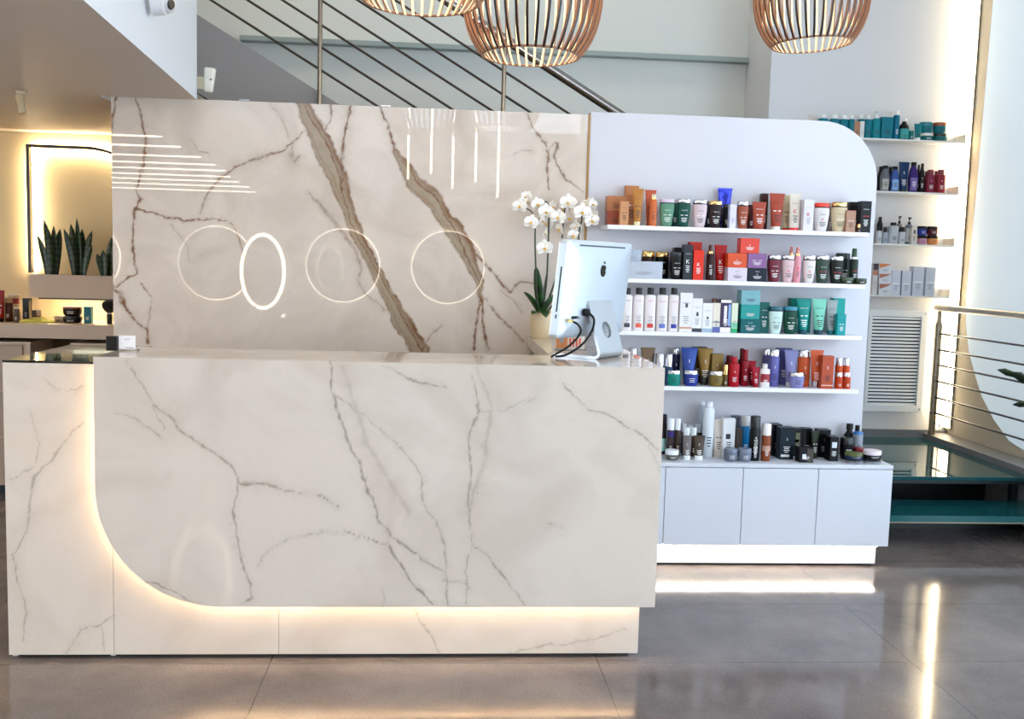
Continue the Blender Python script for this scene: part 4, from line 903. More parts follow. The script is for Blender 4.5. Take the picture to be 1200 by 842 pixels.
P(S2, 'bain', 956, 971.5, 299.5, F_+.012, (62, 86, 72), 'grey green shampoo bottle with red mark on the second display shelf', cap=SILVER, mark='Er', grp=g)
P(S2, 'bain', 972.5, 988, 300.5, F_+.012, (32, 40, 32), 'black green shampoo bottle with red mark on the second display shelf', cap=SILVER, mark='Er', grp=g)
P(S2, 'bot', 979, 996, 296.5, B_-.006, (34, 48, 42), 'large dark green bottle behind the black green shampoo', d=.055, cap=(24, 32, 30), capf=.16, mark='Ew', grp=g)
P(S2, 'spray', 996.5, 1006, 291, M_+.0, (50, 68, 58), 'dark green spray bottle with white collar near the right of the second shelf', cap=(30, 70, 30), band=LBL_W, capf=.3, mark='Er', grp=g)
P(S2, 'jar', 984.5, 1000, 325, F_+.008, (70, 86, 66), 'olive jar on the second display shelf, in front of the large dark green bottle', d=.05, cap=(74, 92, 70), grp=g)
P(S2, 'jar', 1000.8, 1015, 326, F_+.008, (66, 78, 50), 'olive jar at the right end of the second display shelf', d=.05, cap=(50, 62, 40), grp=g)
# ---- third shelf
g = SG[2]
for (x0, x1, c, nm, r) in ((729, 741.5, (52, 54, 66), 'dark grey label square, leftmost of five', 'd'), (742.5, 755, (226, 92, 66), 'orange label square on the third shelf', 'r'), (756, 768.8, (206, 50, 40), 'red label square on the third shelf', 'r'), (770, 783, (96, 112, 190), 'pale blue label square on the third shelf', 'r'), (784, 796, (42, 48, 150), 'deep blue label square, rightmost of five', 'r')):
    t = P(S3, 'white', x0, x1, 337, F_+.008, (240, 234, 234), 'white shampoo bottle with black cap and '+nm, d=.036, cap=BLACK, capf=.155, capw=.6, tone='g', grp=g)
    q = t.location; w_ = (at(1, x1, 345, F_)[0]-at(1, x0, 345, F_)[0])
    sf = ell(w_/2, .018, 2.6); bm = new_bm(); strip(bm, -w_*.27, w_*.27, .016, .036, sf, 8); obj('colour_square', bm, mat(c, .5), t)
    bm = new_bm(); add_text(bm, 'NIOXIN', 0, .146, .006, sf, w_*.5); obj('wordmark', bm, LBL_D if r == 'd' else LBL_R, t)
P(S3, 'box', 797.5, 812, 343, F_+.012, (238, 236, 236), 'tallest white carton beside the white shampoo bottles on the third shelf', d=.05, tone='g', brand='NIOXIN', band=[((196, 140, 112), .075, .13), ((60, 60, 66), .62, .74, .42, .62)], grp=g)
P(S3, 'box', 811.8, 823.5, 349.5, F_+.012, (238, 236, 236), 'white carton with black bottom band on the third display shelf', d=.05, tone='g', brand='NIOXIN', band=[((44, 48, 60), 0., .12), ((40, 40, 44), .47, .6, .4, .62)], grp=g)
P(S3, 'box', 823.5, 835.5, 355, F_+.012, (238, 238, 240), 'white carton with grey blue bottom band on the third display shelf', d=.05, tone='g', brand='NIOXIN', band=[((150, 172, 190), 0., .14), ((40, 40, 44), .44, .55, .42, .6)], grp=g)
P(S3, 'box', 835.8, 844.5, 355, F_+.012, (236, 230, 214), 'cream carton with blue bottom corner on the third display shelf', d=.05, tone='g', band=[((82, 96, 160), 0., .2), ((60, 66, 110), .34, .38)], grp=g)
P(S3, 'bot', 834, 840, 349.5, B_, (150, 110, 84), 'left brown capped bottle behind the cream carton', d=.03, cap=(140, 98, 76), capf=.3, grp=g)
P(S3, 'bot', 841, 847, 350, B_, (190, 150, 122), 'right brown capped bottle behind the cream carton', d=.03, cap=(180, 132, 108), capf=.3, grp=g)
P(S3, 'box', 844.8, 857.2, 351, F_+.010, (84, 64, 100), 'purple carton picturing a white bottle on the third display shelf', d=.05, tone='w', band=[((238, 234, 238), 0., .17), ((240, 238, 240), .9, 1.), ((226, 224, 232), .3, .82, .32, .6), ((130, 160, 210), .2, .86, .74, 1.)], grp=g)
P(S3, 'box', 857.6, 865, 355, F_+.004, (226, 232, 208), 'slim pale carton fading to green at its base on the third shelf', d=.04, tone='g', band=[((0, 160, 96), 0., .16), ((110, 196, 160), .16, .36)], grp=g)
a = P(S3, 'box', 868, 890, 374, F_+.02, (6, 112, 116), 'dark teal carton at the bottom of the tall teal stack', d=.075, brand=KER, mark='Ew', grp=g)
a = P(S3, 'box', 868.5, 890.5, 357, F_+.02, (6, 164, 158), 'bright teal carton in the middle of the tall teal stack', on=a, d=.075, tone='w', rough=.15, grp=g)
P(S3, 'box', 869, 891, 340, F_+.02, (132, 184, 190), 'pale grey teal carton on top of the tall teal stack', on=a, d=.075, tone='d', brand=KER, rough=.15, grp=g)
P(S3, 'box', 890.8, 902, 354, M_-.02, (6, 108, 104), 'dark teal carton to the right of the teal stack', d=.05, mark='Ew', brand=KER, grp=g)
P(S3, 'bain', 901, 917, 359, F_+.010, (208, 232, 226), 'pale mint shampoo bottle with teal cap on the third shelf', cap=(14, 84, 98), tone='d', mark='Ed', grp=g)
P(S3, 'bain', 918, 934, 359, F_+.010, (4, 84, 62), 'dark green shampoo bottle with teal cap on the third shelf', cap=(40, 130, 150), mark='Ew', grp=g)
P(S3, 'box', 927, 951, 349.5, B_+.014, (6, 140, 128), 'wide teal carton behind the teal tube on the third shelf', d=.045, grp=g)
P(S3, 'tube', 933.5, 950.5, 350, M_-.03, (6, 156, 148), 'teal squeeze tube with dark cap on the third shelf', cap=(8, 72, 84), capf=.13, mark='Ew', brand=KER, grp=g)
P(S3, 'tube', 951.5, 969, 350, M_-.03, (140, 216, 192), 'mint green squeeze tube with dark cap on the third shelf', cap=(8, 62, 74), capf=.13, tone='d', mark='Ed', brand=KER, grp=g)
P(S3, 'tube', 968.5, 981.5, 351.5, M_-.032, (168, 178, 178), 'silver grey squeeze tube with teal cap on the third shelf', cap=(10, 100, 106), capf=.13, tone='d', mark='Ed', brand=KER, grp=g)
P(S3, 'box', 977, 990.5, 349.5, B_, (8, 178, 170), 'tall turquoise carton behind the grey tube on the third shelf', d=.05, grp=g)
P(S3, 'box', 981.5, 991.5, 368, F_+.006, (8, 170, 172), 'short turquoise carton at the right end of the third shelf', d=.045, mark='Ew', grp=g)
# ---- bottom display shelf
g = SG[3]
P(S4, 'bot', 736.5, 747.5, 407, M_, (70, 74, 90), 'silver capped bottle just showing above the desk end on the bottom display shelf', cap=SILVER, capf=.24, grp=g)
P(S4, 'tube', 750.5, 768, 407, M_-.02, (136, 112, 86), 'taupe squeeze tube just showing above the desk end', capf=.12, mark='Sw', grp=g)
P(S4, 'bot', 768, 778.5, 414, F_+.016, (70, 90, 110), 'left of two short silver capped bottles beside the desk end', cap=SILVER, capf=.4, grp=g)
P(S4, 'bot', 779, 788.5, 414.5, F_+.016, (60, 84, 120), 'right of two short silver capped bottles beside the desk end', cap=SILVER, capf=.4, grp=g)
P(S4, 'bot', 787, 797, 407, B_, (40, 40, 84), 'navy bottle with silver cap on the bottom display shelf', cap=SILVER, capf=.18, mark='Sw', grp=g)
P(S4, 'jar', 781, 797.5, 433.5, F_+.006, (6, 150, 134), 'emerald jar with silver lid on the bottom display shelf', d=.05, cap=SILVER, capf=.22, tone='d', grp=g)
P(S4, 'tube', 798, 817.5, 407, M_+.006, (64, 90, 164), 'blue squeeze tube behind the blue jar on the bottom display shelf', d=.04, capf=.1, mark='Sw', rough=.25, metal=.2, grp=g)
P(S4, 'jar', 801.5, 818, 433.5, F_+.006, (56, 76, 162), 'blue jar with silver lid on the bottom display shelf', d=.05, cap=SILVER, capf=.24, grp=g)
P(S4, 'box', 812, 829, 406.5, B_+.016, (116, 92, 44), 'dark gold carton behind the gold squeeze tube', d=.035, grp=g)
P(S4, 'tube', 817.5, 835.5, 408, M_+.006, (146, 116, 56), 'gold squeeze tube on the bottom display shelf', d=.04, cap=(40, 34, 30), capf=.22, mark='Sw', rough=.25, metal=.3, grp=g)
P(S4, 'box', 834.5, 847.5, 414.5, M_+.006, (150, 122, 66), 'gold carton behind the gold jar on the bottom display shelf', d=.04, tone='d', mark='Sw', metal=.2, grp=g)
P(S4, 'jar', 831, 847, 434.5, F_+.006, (144, 124, 64), 'gold jar with silver lid on the bottom display shelf', d=.05, cap=SILVER, capf=.24, tone='d', grp=g)
P(S4, 'bot', 847.3, 853.3, 427, F_+.006, (120, 96, 56), 'small gold vial between the gold jar and a red bottle', cap=GOLD, capf=.45, grp=g)
P(S4, 'bot', 849.5, 860, 416, B_-.006, (124, 4, 22), 'dark red bottle behind the front red bottle, left of the red group', d=.04, capf=.24, capw=.7, grp=g)
P(S4, 'white', 854, 866.5, 418, F_+.006, (190, 10, 36), 'glossy red bottle at the left front of the red group on the bottom shelf', d=.04, capf=.2, capw=.6, tone='w', mark='Sw', grp=g)
P(S4, 'white', 866, 873, 408, B_, (120, 6, 24), 'tallest dark red bottle at the back of the red group', d=.04, capf=.3, capw=.7, grp=g)
P(S4, 'white', 868.5, 878.5, 409.5, M_-.012, (160, 8, 36), 'tall red bottle in the middle of the red group on the bottom shelf', d=.036, capf=.3, capw=.6, tone='w', mark='Sw', grp=g)
P(S4, 'tube', 877, 886, 422.5, M_+.012, (176, 12, 42), 'red tube standing behind the small red tube', d=.03, capf=.1, grp=g)
P(S4, 'tube', 880.5, 890.5, 430, F_+.006, (184, 16, 50), 'small red tube at the right front of the red group', d=.035, capf=.08, tone='w', mark='Sw', grp=g)
P(S4, 'white', 890.3, 902, 426, F_+.006, (238, 232, 230), 'small white bottle with dark red label on the bottom display shelf', d=.04, capf=.2, capw=.5, band=((150, 16, 36), .28, .72), tone='w', grp=g)
P(S4, 'bot', 894, 903, 408, B_+.004, (104, 102, 156), 'left lavender bottle with silver cap, half hidden at the back', d=.04, cap=SILVER, capf=.18, mark='Sw', grp=g)
P(S4, 'bot', 901.5, 913.5, 409, M_-.004, (116, 116, 182), 'right lavender bottle with silver cap beside the small white bottle', d=.04, cap=SILVER, capf=.18, tone='d', mark='Sw', grp=g)
P(S4, 'box', 912, 928.5, 408, B_+.014, (104, 108, 164), 'lavender blue carton behind the lavender tube', d=.04, grp=g)
P(S4, 'tube', 919, 935.5, 410, M_+.006, (150, 150, 198), 'lavender squeeze tube on the bottom display shelf', d=.04, tone='d', capf=.12, cap=(230, 230, 232), mark='Sw', grp=g)
P(S4, 'jar', 925, 942.3, 436, F_+.006, (146, 146, 196), 'lavender jar with silver lid on the bottom display shelf', d=.05, cap=SILVER, capf=.24, tone='d', grp=g)
P(S4, 'bot', 935.5, 950, 409.5, M_+.006, (212, 98, 44), 'orange bottle with tall silver cap on the bottom display shelf', d=.042, cap=SILVER, capf=.19, tone='d', mark='Sw', grp=g)
P(S4, 'tube', 949.5, 965, 410, M_-.026, (226, 110, 66), 'orange squeeze tube with silver cap on the bottom display shelf', d=.036, cap=SILVER, capf=.18, tone='w', mark='Sw', grp=g)
P(S4, 'box', 963.8, 977.5, 417, F_+.006, (200, 94, 60), 'burnt orange carton on the bottom display shelf', d=.045, tone='d', mark='Sw', band=((236, 226, 220), .09, .12), grp=g)
P(S4, 'bot', 979, 987.3, 419, M_+.006, (224, 96, 36), 'back left of four small orange bottles with silver caps', d=.034, cap=SILVER, capf=.26, grp=g)
P(S4, 'bot', 988, 995.8, 419, M_+.006, (224, 92, 34), 'back right of four small orange bottles with silver caps', d=.034, cap=SILVER, capf=.26, grp=g)
P(S4, 'bot', 978.8, 987.3, 436, F_+.006, (212, 84, 40), 'front left of four small orange bottles with silver caps', d=.034, cap=SILVER, capf=.26, grp=g)
P(S4, 'bot', 988.6, 996.5, 436, F_+.006, (212, 84, 40), 'front right of four small orange bottles with silver caps', d=.034, cap=SILVER, capf=.26, grp=g)
# ---- on the base cabinet
g = SG[4]; C1, C2, C3 = 1.165, 1.238, 1.322
P(ZC, 'bot', 774, 781.5, 485, C3, (44, 38, 46), 'dark bottle with mint lettering peeking out beside the desk on the cabinet', d=.05, capf=.2, band=((150, 214, 206), .1, .5), grp=g)
P(ZC, 'can', 782, 790.5, 490, C2+.02, (84, 70, 66), 'brown can with white cap and purple band on the cabinet', d=.036, cap=(232, 236, 240), capf=.3, band=((44, 26, 110), .74, .95), grp=g)
P(ZC, 'can', 791, 797.8, 490, C2+.02, (88, 70, 54), 'brown can with white cap beside the purple banded can', d=.036, cap=(232, 236, 240), capf=.3, grp=g)
for x0, x1, yt, yy, nm in ((799, 805, 496, C3+.02, 'back left of the five small brown bottles with white caps on the cabinet'), (805.8, 813, 498, C3+.02, 'back middle of the five small brown bottles with white caps on the cabinet'), (814, 823.2, 496, C3, 'back right of the five small brown bottles, with a greyish cap'), (800.2, 808.5, 500.5, C2+.02, 'front left of the five small brown bottles with white caps on the cabinet'), (809.3, 816.3, 500.5, C2+.02, 'front right of the five small brown bottles with white caps on the cabinet')):
    P(ZC, 'can', x0, x1, yt, yy, (66, 46, 36), nm, d=.034, cap=(226, 230, 232) if 'grey' not in nm else (188, 194, 200), capf=.28, grp=g)
P(ZC, 'tube', 800, 810.5, 510, C1+.01, (128, 122, 118), 'grey taupe tube with white cap and green tag on the cabinet', d=.032, cap=(234, 236, 238), capf=.18, capw=.8, mark='Sw', grp=g)
P(ZC, 'tube', 812.5, 826, 510, C1+.01, (94, 80, 66), 'brown tube with white cap and green tag on the cabinet', d=.032, cap=(234, 236, 238), capf=.18, capw=.72, mark='Sw', grp=g)
P(ZC, 'jar', 779.5, 795.2, 526.5, C1, (112, 110, 106), 'small taupe jar with white lid beside the desk on the cabinet', d=.06, cap=(232, 234, 236), capf=.45, grp=g)
P(ZC, 'can', 818, 827.5, 470, C3+.022, (196, 204, 212), 'grey aerosol can behind the tall white one on the cabinet', d=.045, cap=(226, 230, 234), capf=.07, capw=.6, grp=g)
t = P(ZC, 'can', 824.5, 837.5, 470.5, C2+.02, (232, 238, 244), 'tall white aerosol can, tallest item on the cabinet', d=.05, cap=(232, 236, 240), capf=.09, capw=.62, tone='d', grp=g)
t = P(ZC, 'tube', 836.5, 848.5, 491, C2+.02, (226, 216, 206), 'cream tube with black square between the white aerosol and the white bottle', d=.034, capf=.15, capw=.86, tone='d', grp=g)
P(ZC, 'box', 848, 862, 490.5, C2+.012, (238, 240, 242), 'white carton with black square behind the left grey jar', d=.05, tone='d', band=((30, 30, 36), .48, .62, .22, .62), grp=g)
P(ZC, 'bot', 856, 868.5, 486.5, C3+.01, (94, 98, 114), 'slate grey bottle behind the white carton on the cabinet', d=.05, capf=.25, cap=(80, 84, 100), grp=g)
P(ZC, 'box', 862.8, 870.2, 502, C2+.03, (106, 96, 86), 'slim taupe carton beside the blue bottle on the cabinet', d=.035, tone='d', grp=g)
P(ZC, 'can', 868.5, 879, 486.5, C2+.04, (6, 140, 200), 'bright blue spray can with beige cap on the cabinet', d=.044, cap=(196, 194, 190), capf=.25, rough=.2, grp=g)
t = P(ZC, 'can', 879.3, 891.3, 487, C1+.01, (16, 15, 18), 'black spray can with vertical white lettering on the cabinet', d=.045, cap=(14, 14, 16), capf=.26, grp=g)
bm = new_bm(); wq = .0245; add_text(bm, 'OSiS+', 0, .092, .017, ell(wq, .0225), None, True); add_text(bm, 'SESSION', .0, .045, .011, ell(wq, .0225), None, True); obj('vertical_lettering', bm, LBL_W, t)
P(ZC, 'bot', 893.3, 903.8, 496, C1+.005, (156, 86, 46), 'copper brown bottle with white cap on the cabinet', d=.04, cap=(236, 234, 232), capf=.31, band=((190, 150, 130), .4, .6), grp=g)
P(ZC, 'jar', 848.3, 864, 525, C1-.012, (124, 134, 150), 'left of two small grey jars at the front of the cabinet top', d=.06, cap=(112, 120, 136), capf=.25, grp=g)
P(ZC, 'jar', 864.6, 880.2, 525, C1-.014, (132, 142, 158), 'right of two small grey jars, in front of the blue spray can', d=.06, cap=(120, 128, 144), capf=.25, grp=g)
P(ZC, 'box', 906, 917, 497.5, C3, (16, 26, 32), 'black carton behind the dark teal carton on the cabinet', d=.07, grp=g)
P(ZC, 'box', 914.5, 931, 501, C2, (12, 42, 54), 'dark teal carton with white label strip on the cabinet', d=.06, mark='Sw', band=((232, 234, 236), .07, .16, .1, .72), grp=g)
P(ZC, 'box', 930.5, 940.5, 502, C3-.01, (18, 19, 22), 'black carton picturing a green tube on the cabinet', d=.05, band=[((92, 96, 66), .4, .86, .2, .72), ((220, 222, 224), .5, .62, .2, .6)], grp=g)
P(ZC, 'box', 941, 952, 502, C3-.01, (15, 15, 18), 'plain black carton behind the silver topped olive tube', d=.05, grp=g)
P(ZC, 'tube', 950.5, 960, 504.5, C2+.012, (62, 70, 56), 'olive tube with silver grey top on the cabinet', d=.03, capf=.1, tone='w', mark='Ew', grp=g)
P(ZC, 'box', 937, 953.5, 524.5, C1-.004, (14, 14, 18), 'small black carton with pale label, at the very front of the cabinet top', d=.06, band=[((216, 222, 230), .22, .58, .2, .48), ((54, 50, 38), .02, .95, .55, 1.)], grp=g)
P(ZC, 'box', 959, 973.5, 503.5, C3-.02, (15, 15, 17), 'tall black carton with grey lettering on the cabinet', d=.06, tone='g', mark='S', grp=g)
P(ZC, 'box', 973, 983, 512, C2-.03, (16, 16, 18), 'black carton with pale square label right of the tall black carton', d=.07, band=[((210, 216, 222), .55, .8, .2, .8), ((90, 100, 98), .22, .44, .2, .8)], grp=g)
P(ZC, 'jar', 984.5, 1000.5, 512, C2+.01, (15, 14, 18), 'black tub left of the stacked tins on the cabinet', d=.06, cap=(18, 18, 20), capf=.3, grp=g)
P(ZC, 'med', 988.5, 1002.5, 496, C3+.012, (16, 14, 15), 'left black round shouldered bottle at the right end of the cabinet', d=.05, capf=.18, capw=.55, grp=g)
P(ZC, 'med', 1000.5, 1008.5, 498, C3+.012, (18, 15, 16), 'right black round shouldered bottle at the right end of the cabinet', d=.04, capf=.2, capw=.62, grp=g)
P(ZC, 'bot', 999.5, 1011, 505.5, C3-.04, (152, 158, 170), 'pale grey bottle with blue cap and dark round logo behind the tins', d=.045, cap=(40, 110, 170), capf=.1, tone='d', mark='Kd', grp=g)
a = P(ZC, 'tin', 990.3, 1010.5, 536.6, C1-.012, (150, 154, 160), 'silver tin with dark lid, bottom left of the stacked tins', d=.08, cap=(40, 40, 48), tone='d', grp=g)
P(ZC, 'tin', 990.5, 1010, 530, C1-.012, (34, 60, 104), 'blue and green tin on the bottom left silver tin', on=a, d=.08, cap=(92, 104, 50), grp=g)
a = P(ZC, 'tin', 1000.5, 1013, 531, C2+.005, (90, 26, 26), 'dark red tin under another behind the stacked tins', d=.05, cap=(40, 16, 18), grp=g)
P(ZC, 'tin', 1000.5, 1012.5, 524, C2+.005, (150, 46, 36), 'orange red tin stacked behind the blue tin', on=a, d=.05, cap=(130, 30, 34), grp=g)
a = P(ZC, 'tin', 1012, 1031.5, 537.3, C1-.01, (168, 172, 180), 'silver tin at the bottom of the right end stack', d=.08, cap=(44, 44, 52), tone='d', grp=g)
P(ZC, 'tin', 1012, 1031.8, 527, C1-.01, (36, 26, 40), 'dark tin with white and pink lid, top of the right end stack', on=a, d=.08, cap=(226, 214, 222), grp=g)
# ---- right wall shelves
R1, R2, R3, R4 = [z+.0062 for z in ZR]
YA, YBk = 3.005, 3.066; g = 'products on the highest wall shelf'; TEAL = (8, 134, 150)
P(R1, 'pump', 944.5, 952, 135, YA, (230, 226, 222), 'left white pump top peeking over the display panel corner', cap=(228, 214, 206), d=.04, grp=g)
P(R1, 'pump', 951, 957.5, 134, YBk, (232, 232, 234), 'right white pump top peeking over the display panel corner', cap=(228, 220, 214), d=.04, grp=g)
for x0, x1, yt, yy, nm in ((959, 970.5, 134, YA, 'first teal bottle with white cap from the left on the highest wall shelf'), (972, 983.3, 134.5, YA, 'second teal bottle with white cap from the left on the highest wall shelf'), (983.8, 993.5, 135, YA, 'third teal bottle with white cap from the left on the highest wall shelf'), (993.8, 1001.5, 135, YA, 'fourth teal bottle with white cap, left of the copper carton'), (1004.5, 1013, 134.5, YBk+.004, 'teal bottle behind the copper and white cartons on the highest wall shelf'), (1012.8, 1021.6, 135, YA, 'teal bottle right of the slim white carton on the highest wall shelf')):
    P(R1, 'white', x0, x1, yt, yy, TEAL, nm, cap=(230, 232, 234), capf=.17, capw=.5, d=.045, tone='d', grp=g)
P(R1, 'box', 1001, 1007.5, 142, YA, (190, 140, 110), 'slim copper carton among the teal bottles on the highest wall shelf', d=.04, tone='d', grp=g)
P(R1, 'box', 1008, 1013, 142, YA, (226, 228, 226), 'slim white carton beside the copper carton on the highest wall shelf', d=.04, tone='g', grp=g)
P(R1, 'pump', 1022, 1032.5, 130, YA, (20, 150, 160), 'lighter teal pump bottle with white top on the highest wall shelf', cap=(232, 232, 232), d=.05, tone='d', grp=g)
P(R1, 'box', 1033.5, 1047, 137, YA, TEAL, 'large teal carton in the middle of the highest wall shelf', d=.05, tone='d', grp=g)
P(R1, 'pump', 1041, 1047, 130.5, YBk, (226, 228, 228), 'white pump top behind the large teal carton', cap=(232, 228, 222), d=.04, grp=g)
P(R1, 'white', 1047.3, 1054, 130, YA, (6, 128, 160), 'tall slim teal can with white cap right of the large teal carton', cap=(236, 236, 238), capf=.14, capw=.75, d=.04, tone='w', grp=g)
P(R1, 'med', 1053.8, 1065.5, 139, YA, (26, 18, 16), 'dark brown bottle with teal label and white cap on the highest wall shelf', cap=(224, 224, 226), capf=.14, capw=.5, d=.05, band=((34, 150, 150), .06, .6), tone='d', grp=g)
P(R1, 'box', 1066, 1070.5, 153, YA, (14, 132, 128), 'small teal carton right of the dark brown bottle', d=.04, grp=g)
P(R1, 'tube', 1071, 1080.5, 145, YA-.02, (10, 140, 148), 'teal tube with white cap beside the teal tubs', cap=(230, 232, 230), capf=.14, capw=.62, d=.03, tone='d', grp=g)
a = P(R1, 'jar', 1078, 1092.5, 156.5, YA+.04, (10, 126, 138), 'lower left teal tub with white lid on the highest wall shelf', cap=(226, 228, 226), d=.08, grp=g)
P(R1, 'jar', 1077.5, 1092, 143.5, YA+.04, (8, 132, 148), 'upper left teal tub with teal lid on the highest wall shelf', on=a, cap=(8, 120, 136), d=.08, tone='d', grp=g)
a = P(R1, 'jar', 1093.2, 1109, 157, YA+.035, (10, 122, 124), 'lower right teal tub with black lid on the highest wall shelf', cap=(18, 20, 20), d=.08, tone='d', grp=g)
P(R1, 'jar', 1093.5, 1108.5, 144, YA+.035, (10, 128, 140), 'upper right teal tub with brown lid on the highest wall shelf', on=a, cap=(150, 66, 28), d=.08, tone='d', grp=g)
g = 'products on the second wall shelf'
P(R2, 'dia', 1028.5, 1036, 195, YBk, (30, 28, 32), 'black bottle at the left end of the second wall shelf', cap=BLACK, d=.04, grp=g)
P(R2, 'dia', 1032, 1042.5, 194, YA, (124, 128, 136), 'silver grey angular shampoo bottle on the second wall shelf', cap=BLACK, d=.045, band=((170, 170, 162), .06, .48), tone='d', grp=g)
P(R2, 'dia', 1040, 1046.5, 195.5, YBk, (26, 30, 66), 'midnight blue bottle behind the light blue one on the second wall shelf', cap=BLACK, d=.04, grp=g)
P(R2, 'dia', 1043.8, 1053.5, 195, YA, (78, 104, 176), 'light blue angular shampoo bottle on the second wall shelf', cap=BLACK, d=.045, band=((126, 166, 216), .06, .48), tone='d', grp=g)
P(R2, 'tube', 1053, 1065.5, 189.8, YA, (16, 66, 114), 'navy blue tube on the second wall shelf', capf=.08, cap=(30, 40, 30), capw=.6, d=.04, mark='Sw', grp=g)
P(R2, 'dia', 1065.3, 1076, 190, YA, (70, 42, 134), 'violet angular shampoo bottle on the second wall shelf', cap=BLACK, d=.045, band=((110, 96, 164), .06, .48), grp=g)
P(R2, 'spray', 1074.3, 1078.3, 193, YBk, (20, 18, 20), 'thin black spray bottle behind the black spray on the second wall shelf', cap=BLACK, band=BLACK, d=.025, grp=g)
P(R2, 'spray', 1077.7, 1083.6, 191.5, YA, (22, 20, 22), 'black spray bottle right of the violet shampoo', cap=BLACK, band=BLACK, capf=.24, d=.03, mark='Sw', grp=g)
for x0, x1, yt, yy, nm, c in ((1083.6, 1088.8, 200.5, YBk, 'back left of four raspberry bottles on the second wall shelf', (150, 34, 52)), (1085.2, 1095.3, 199, YA, 'front left of four raspberry bottles on the second wall shelf', (150, 52, 84)), (1094.3, 1099.8, 200.5, YBk, 'back right of four raspberry bottles on the second wall shelf', (156, 34, 50)), (1097.6, 1107.6, 199, YA, 'front right of four raspberry bottles on the second wall shelf', (166, 52, 68))):
    P(R2, 'white', x0, x1, yt, yy, c, nm, cap=(120, 34, 48), capf=.2, capw=.72, d=.042, mark='Sw', grp=g)
g = 'products on the third wall shelf'
P(R3, 'spray', 1028, 1034.5, 254, YBk, (30, 28, 28), 'tall black spray bottle at the left end of the third wall shelf', cap=BLACK, band=BLACK, d=.035, grp=g)
P(R3, 'white', 1026.5, 1033.2, 266, YA, (206, 210, 216), 'first small white bottle with black cap on the third wall shelf', cap=BLACK, capf=.22, capw=.6, d=.035, tone='d', grp=g)
P(R3, 'white', 1033.8, 1040.3, 266, YA, (180, 188, 200), 'second small white bottle with black cap on the third wall shelf', cap=BLACK, capf=.3, capw=.6, d=.035, tone='d', grp=g)
P(R3, 'white', 1041, 1052.5, 260.5, YA, (204, 208, 214), 'silver white round shouldered bottle with black cap on the third wall shelf', cap=BLACK, capf=.16, capw=.6, d=.05, tone='d', grp=g)
P(R3, 'pump', 1050.5, 1057.5, 253, YBk, (140, 140, 140), 'grey bottle with tall black top behind the white bottles on the third wall shelf', cap=BLACK, d=.035, grp=g)
P(R3, 'white', 1053, 1060.5, 266, YA, (216, 218, 222), 'third small white bottle with large black cap on the third wall shelf', cap=BLACK, capf=.28, capw=.8, d=.035, tone='d', grp=g)
P(R3, 'pump', 1061, 1070, 254.5, YA+.02, (128, 138, 150), 'slate pump bottle with black head on the third wall shelf', cap=BLACK, band=((200, 204, 206),), d=.04, tone='d', grp=g)
P(R3, 'box', 1068.5, 1074.5, 266, YA-.03, (230, 226, 220), 'white carton with orange stripe on the third wall shelf', d=.03, tone='d', band=[((226, 150, 80), .42, .48), ((60, 56, 54), .6, .84, .35, .7)], grp=g)
a = P(R3, 'jar', 1075, 1085.6, 276, YA+.02, (206, 160, 190), 'lower left pink tub with black lid on the third wall shelf', cap=BLACK, d=.055, tone='d', grp=g)
P(R3, 'jar', 1075, 1085.6, 265, YA+.02, (52, 76, 176), 'upper left blue tub with black lid on the third wall shelf', on=a, cap=BLACK, d=.055, grp=g)
a = P(R3, 'jar', 1086.2, 1098.5, 276, YA+.02, (224, 160, 100), 'lower right orange tub with black lid on the third wall shelf', cap=BLACK, d=.06, tone='d', grp=g)
P(R3, 'jar', 1086.2, 1098.5, 265.3, YA+.02, (110, 46, 60), 'upper right maroon tub with black lid on the third wall shelf', on=a, cap=BLACK, d=.06, grp=g)
g = 'cartons on the lowest wall shelf'
P(R4, 'box', 1023.3, 1029.2, 308.5, YA-.02, (226, 220, 218), 'carton with dark and copper top at the left end of the lowest wall shelf', d=.05, tone='g', band=[((50, 30, 34), .78, 1.), ((190, 120, 84), .62, .78)], grp=g)
o_ = None
for k, (yt, nm) in enumerate(((332, 'bottom of three flat white cartons with copper wave on the lowest wall shelf'), (320.3, 'middle of three flat white cartons with copper wave on the lowest wall shelf'), (308.5, 'top of three flat white cartons with copper wave on the lowest wall shelf'))):
    o_ = P(R4, 'box', 1030, 1044.8, yt, YA-.02, (228, 230, 236), nm, on=o_, d=.06, tone='g', grp=g)
    w_ = .09; TH = .055
    bm = new_bm(); zt = TOPZ[o_.name]-o_.location.z
    vs = [bm.verts.new((x*w_, -.0306, zt*f)) for x, f in ((-.46, .96), (.46, .96), (.1, .74), (-.46, .5))]; bm.faces.new(vs)
    obj('copper_wave', bm, mat([(170, 100, 76), (184, 112, 80), (214, 124, 60)][k], .4), o_)
for x0, x1, yt, nm in ((1045.5, 1055.6, 317, 'first plain white carton right of the copper wave cartons'), (1057.3, 1068.2, 317, 'second plain white carton from the copper wave cartons'), (1070.3, 1083.2, 312.3, 'third plain white carton, the tallest on the lowest wall shelf'), (1085.2, 1096.6, 313, 'last plain white carton at the right end of the lowest wall shelf')):
    P(R4, 'box', x0, x1, yt, YA-.01, (222, 226, 236), nm, d=.06, tone='g', band=((240, 242, 246), .44, .5, .08, .92), grp=g)
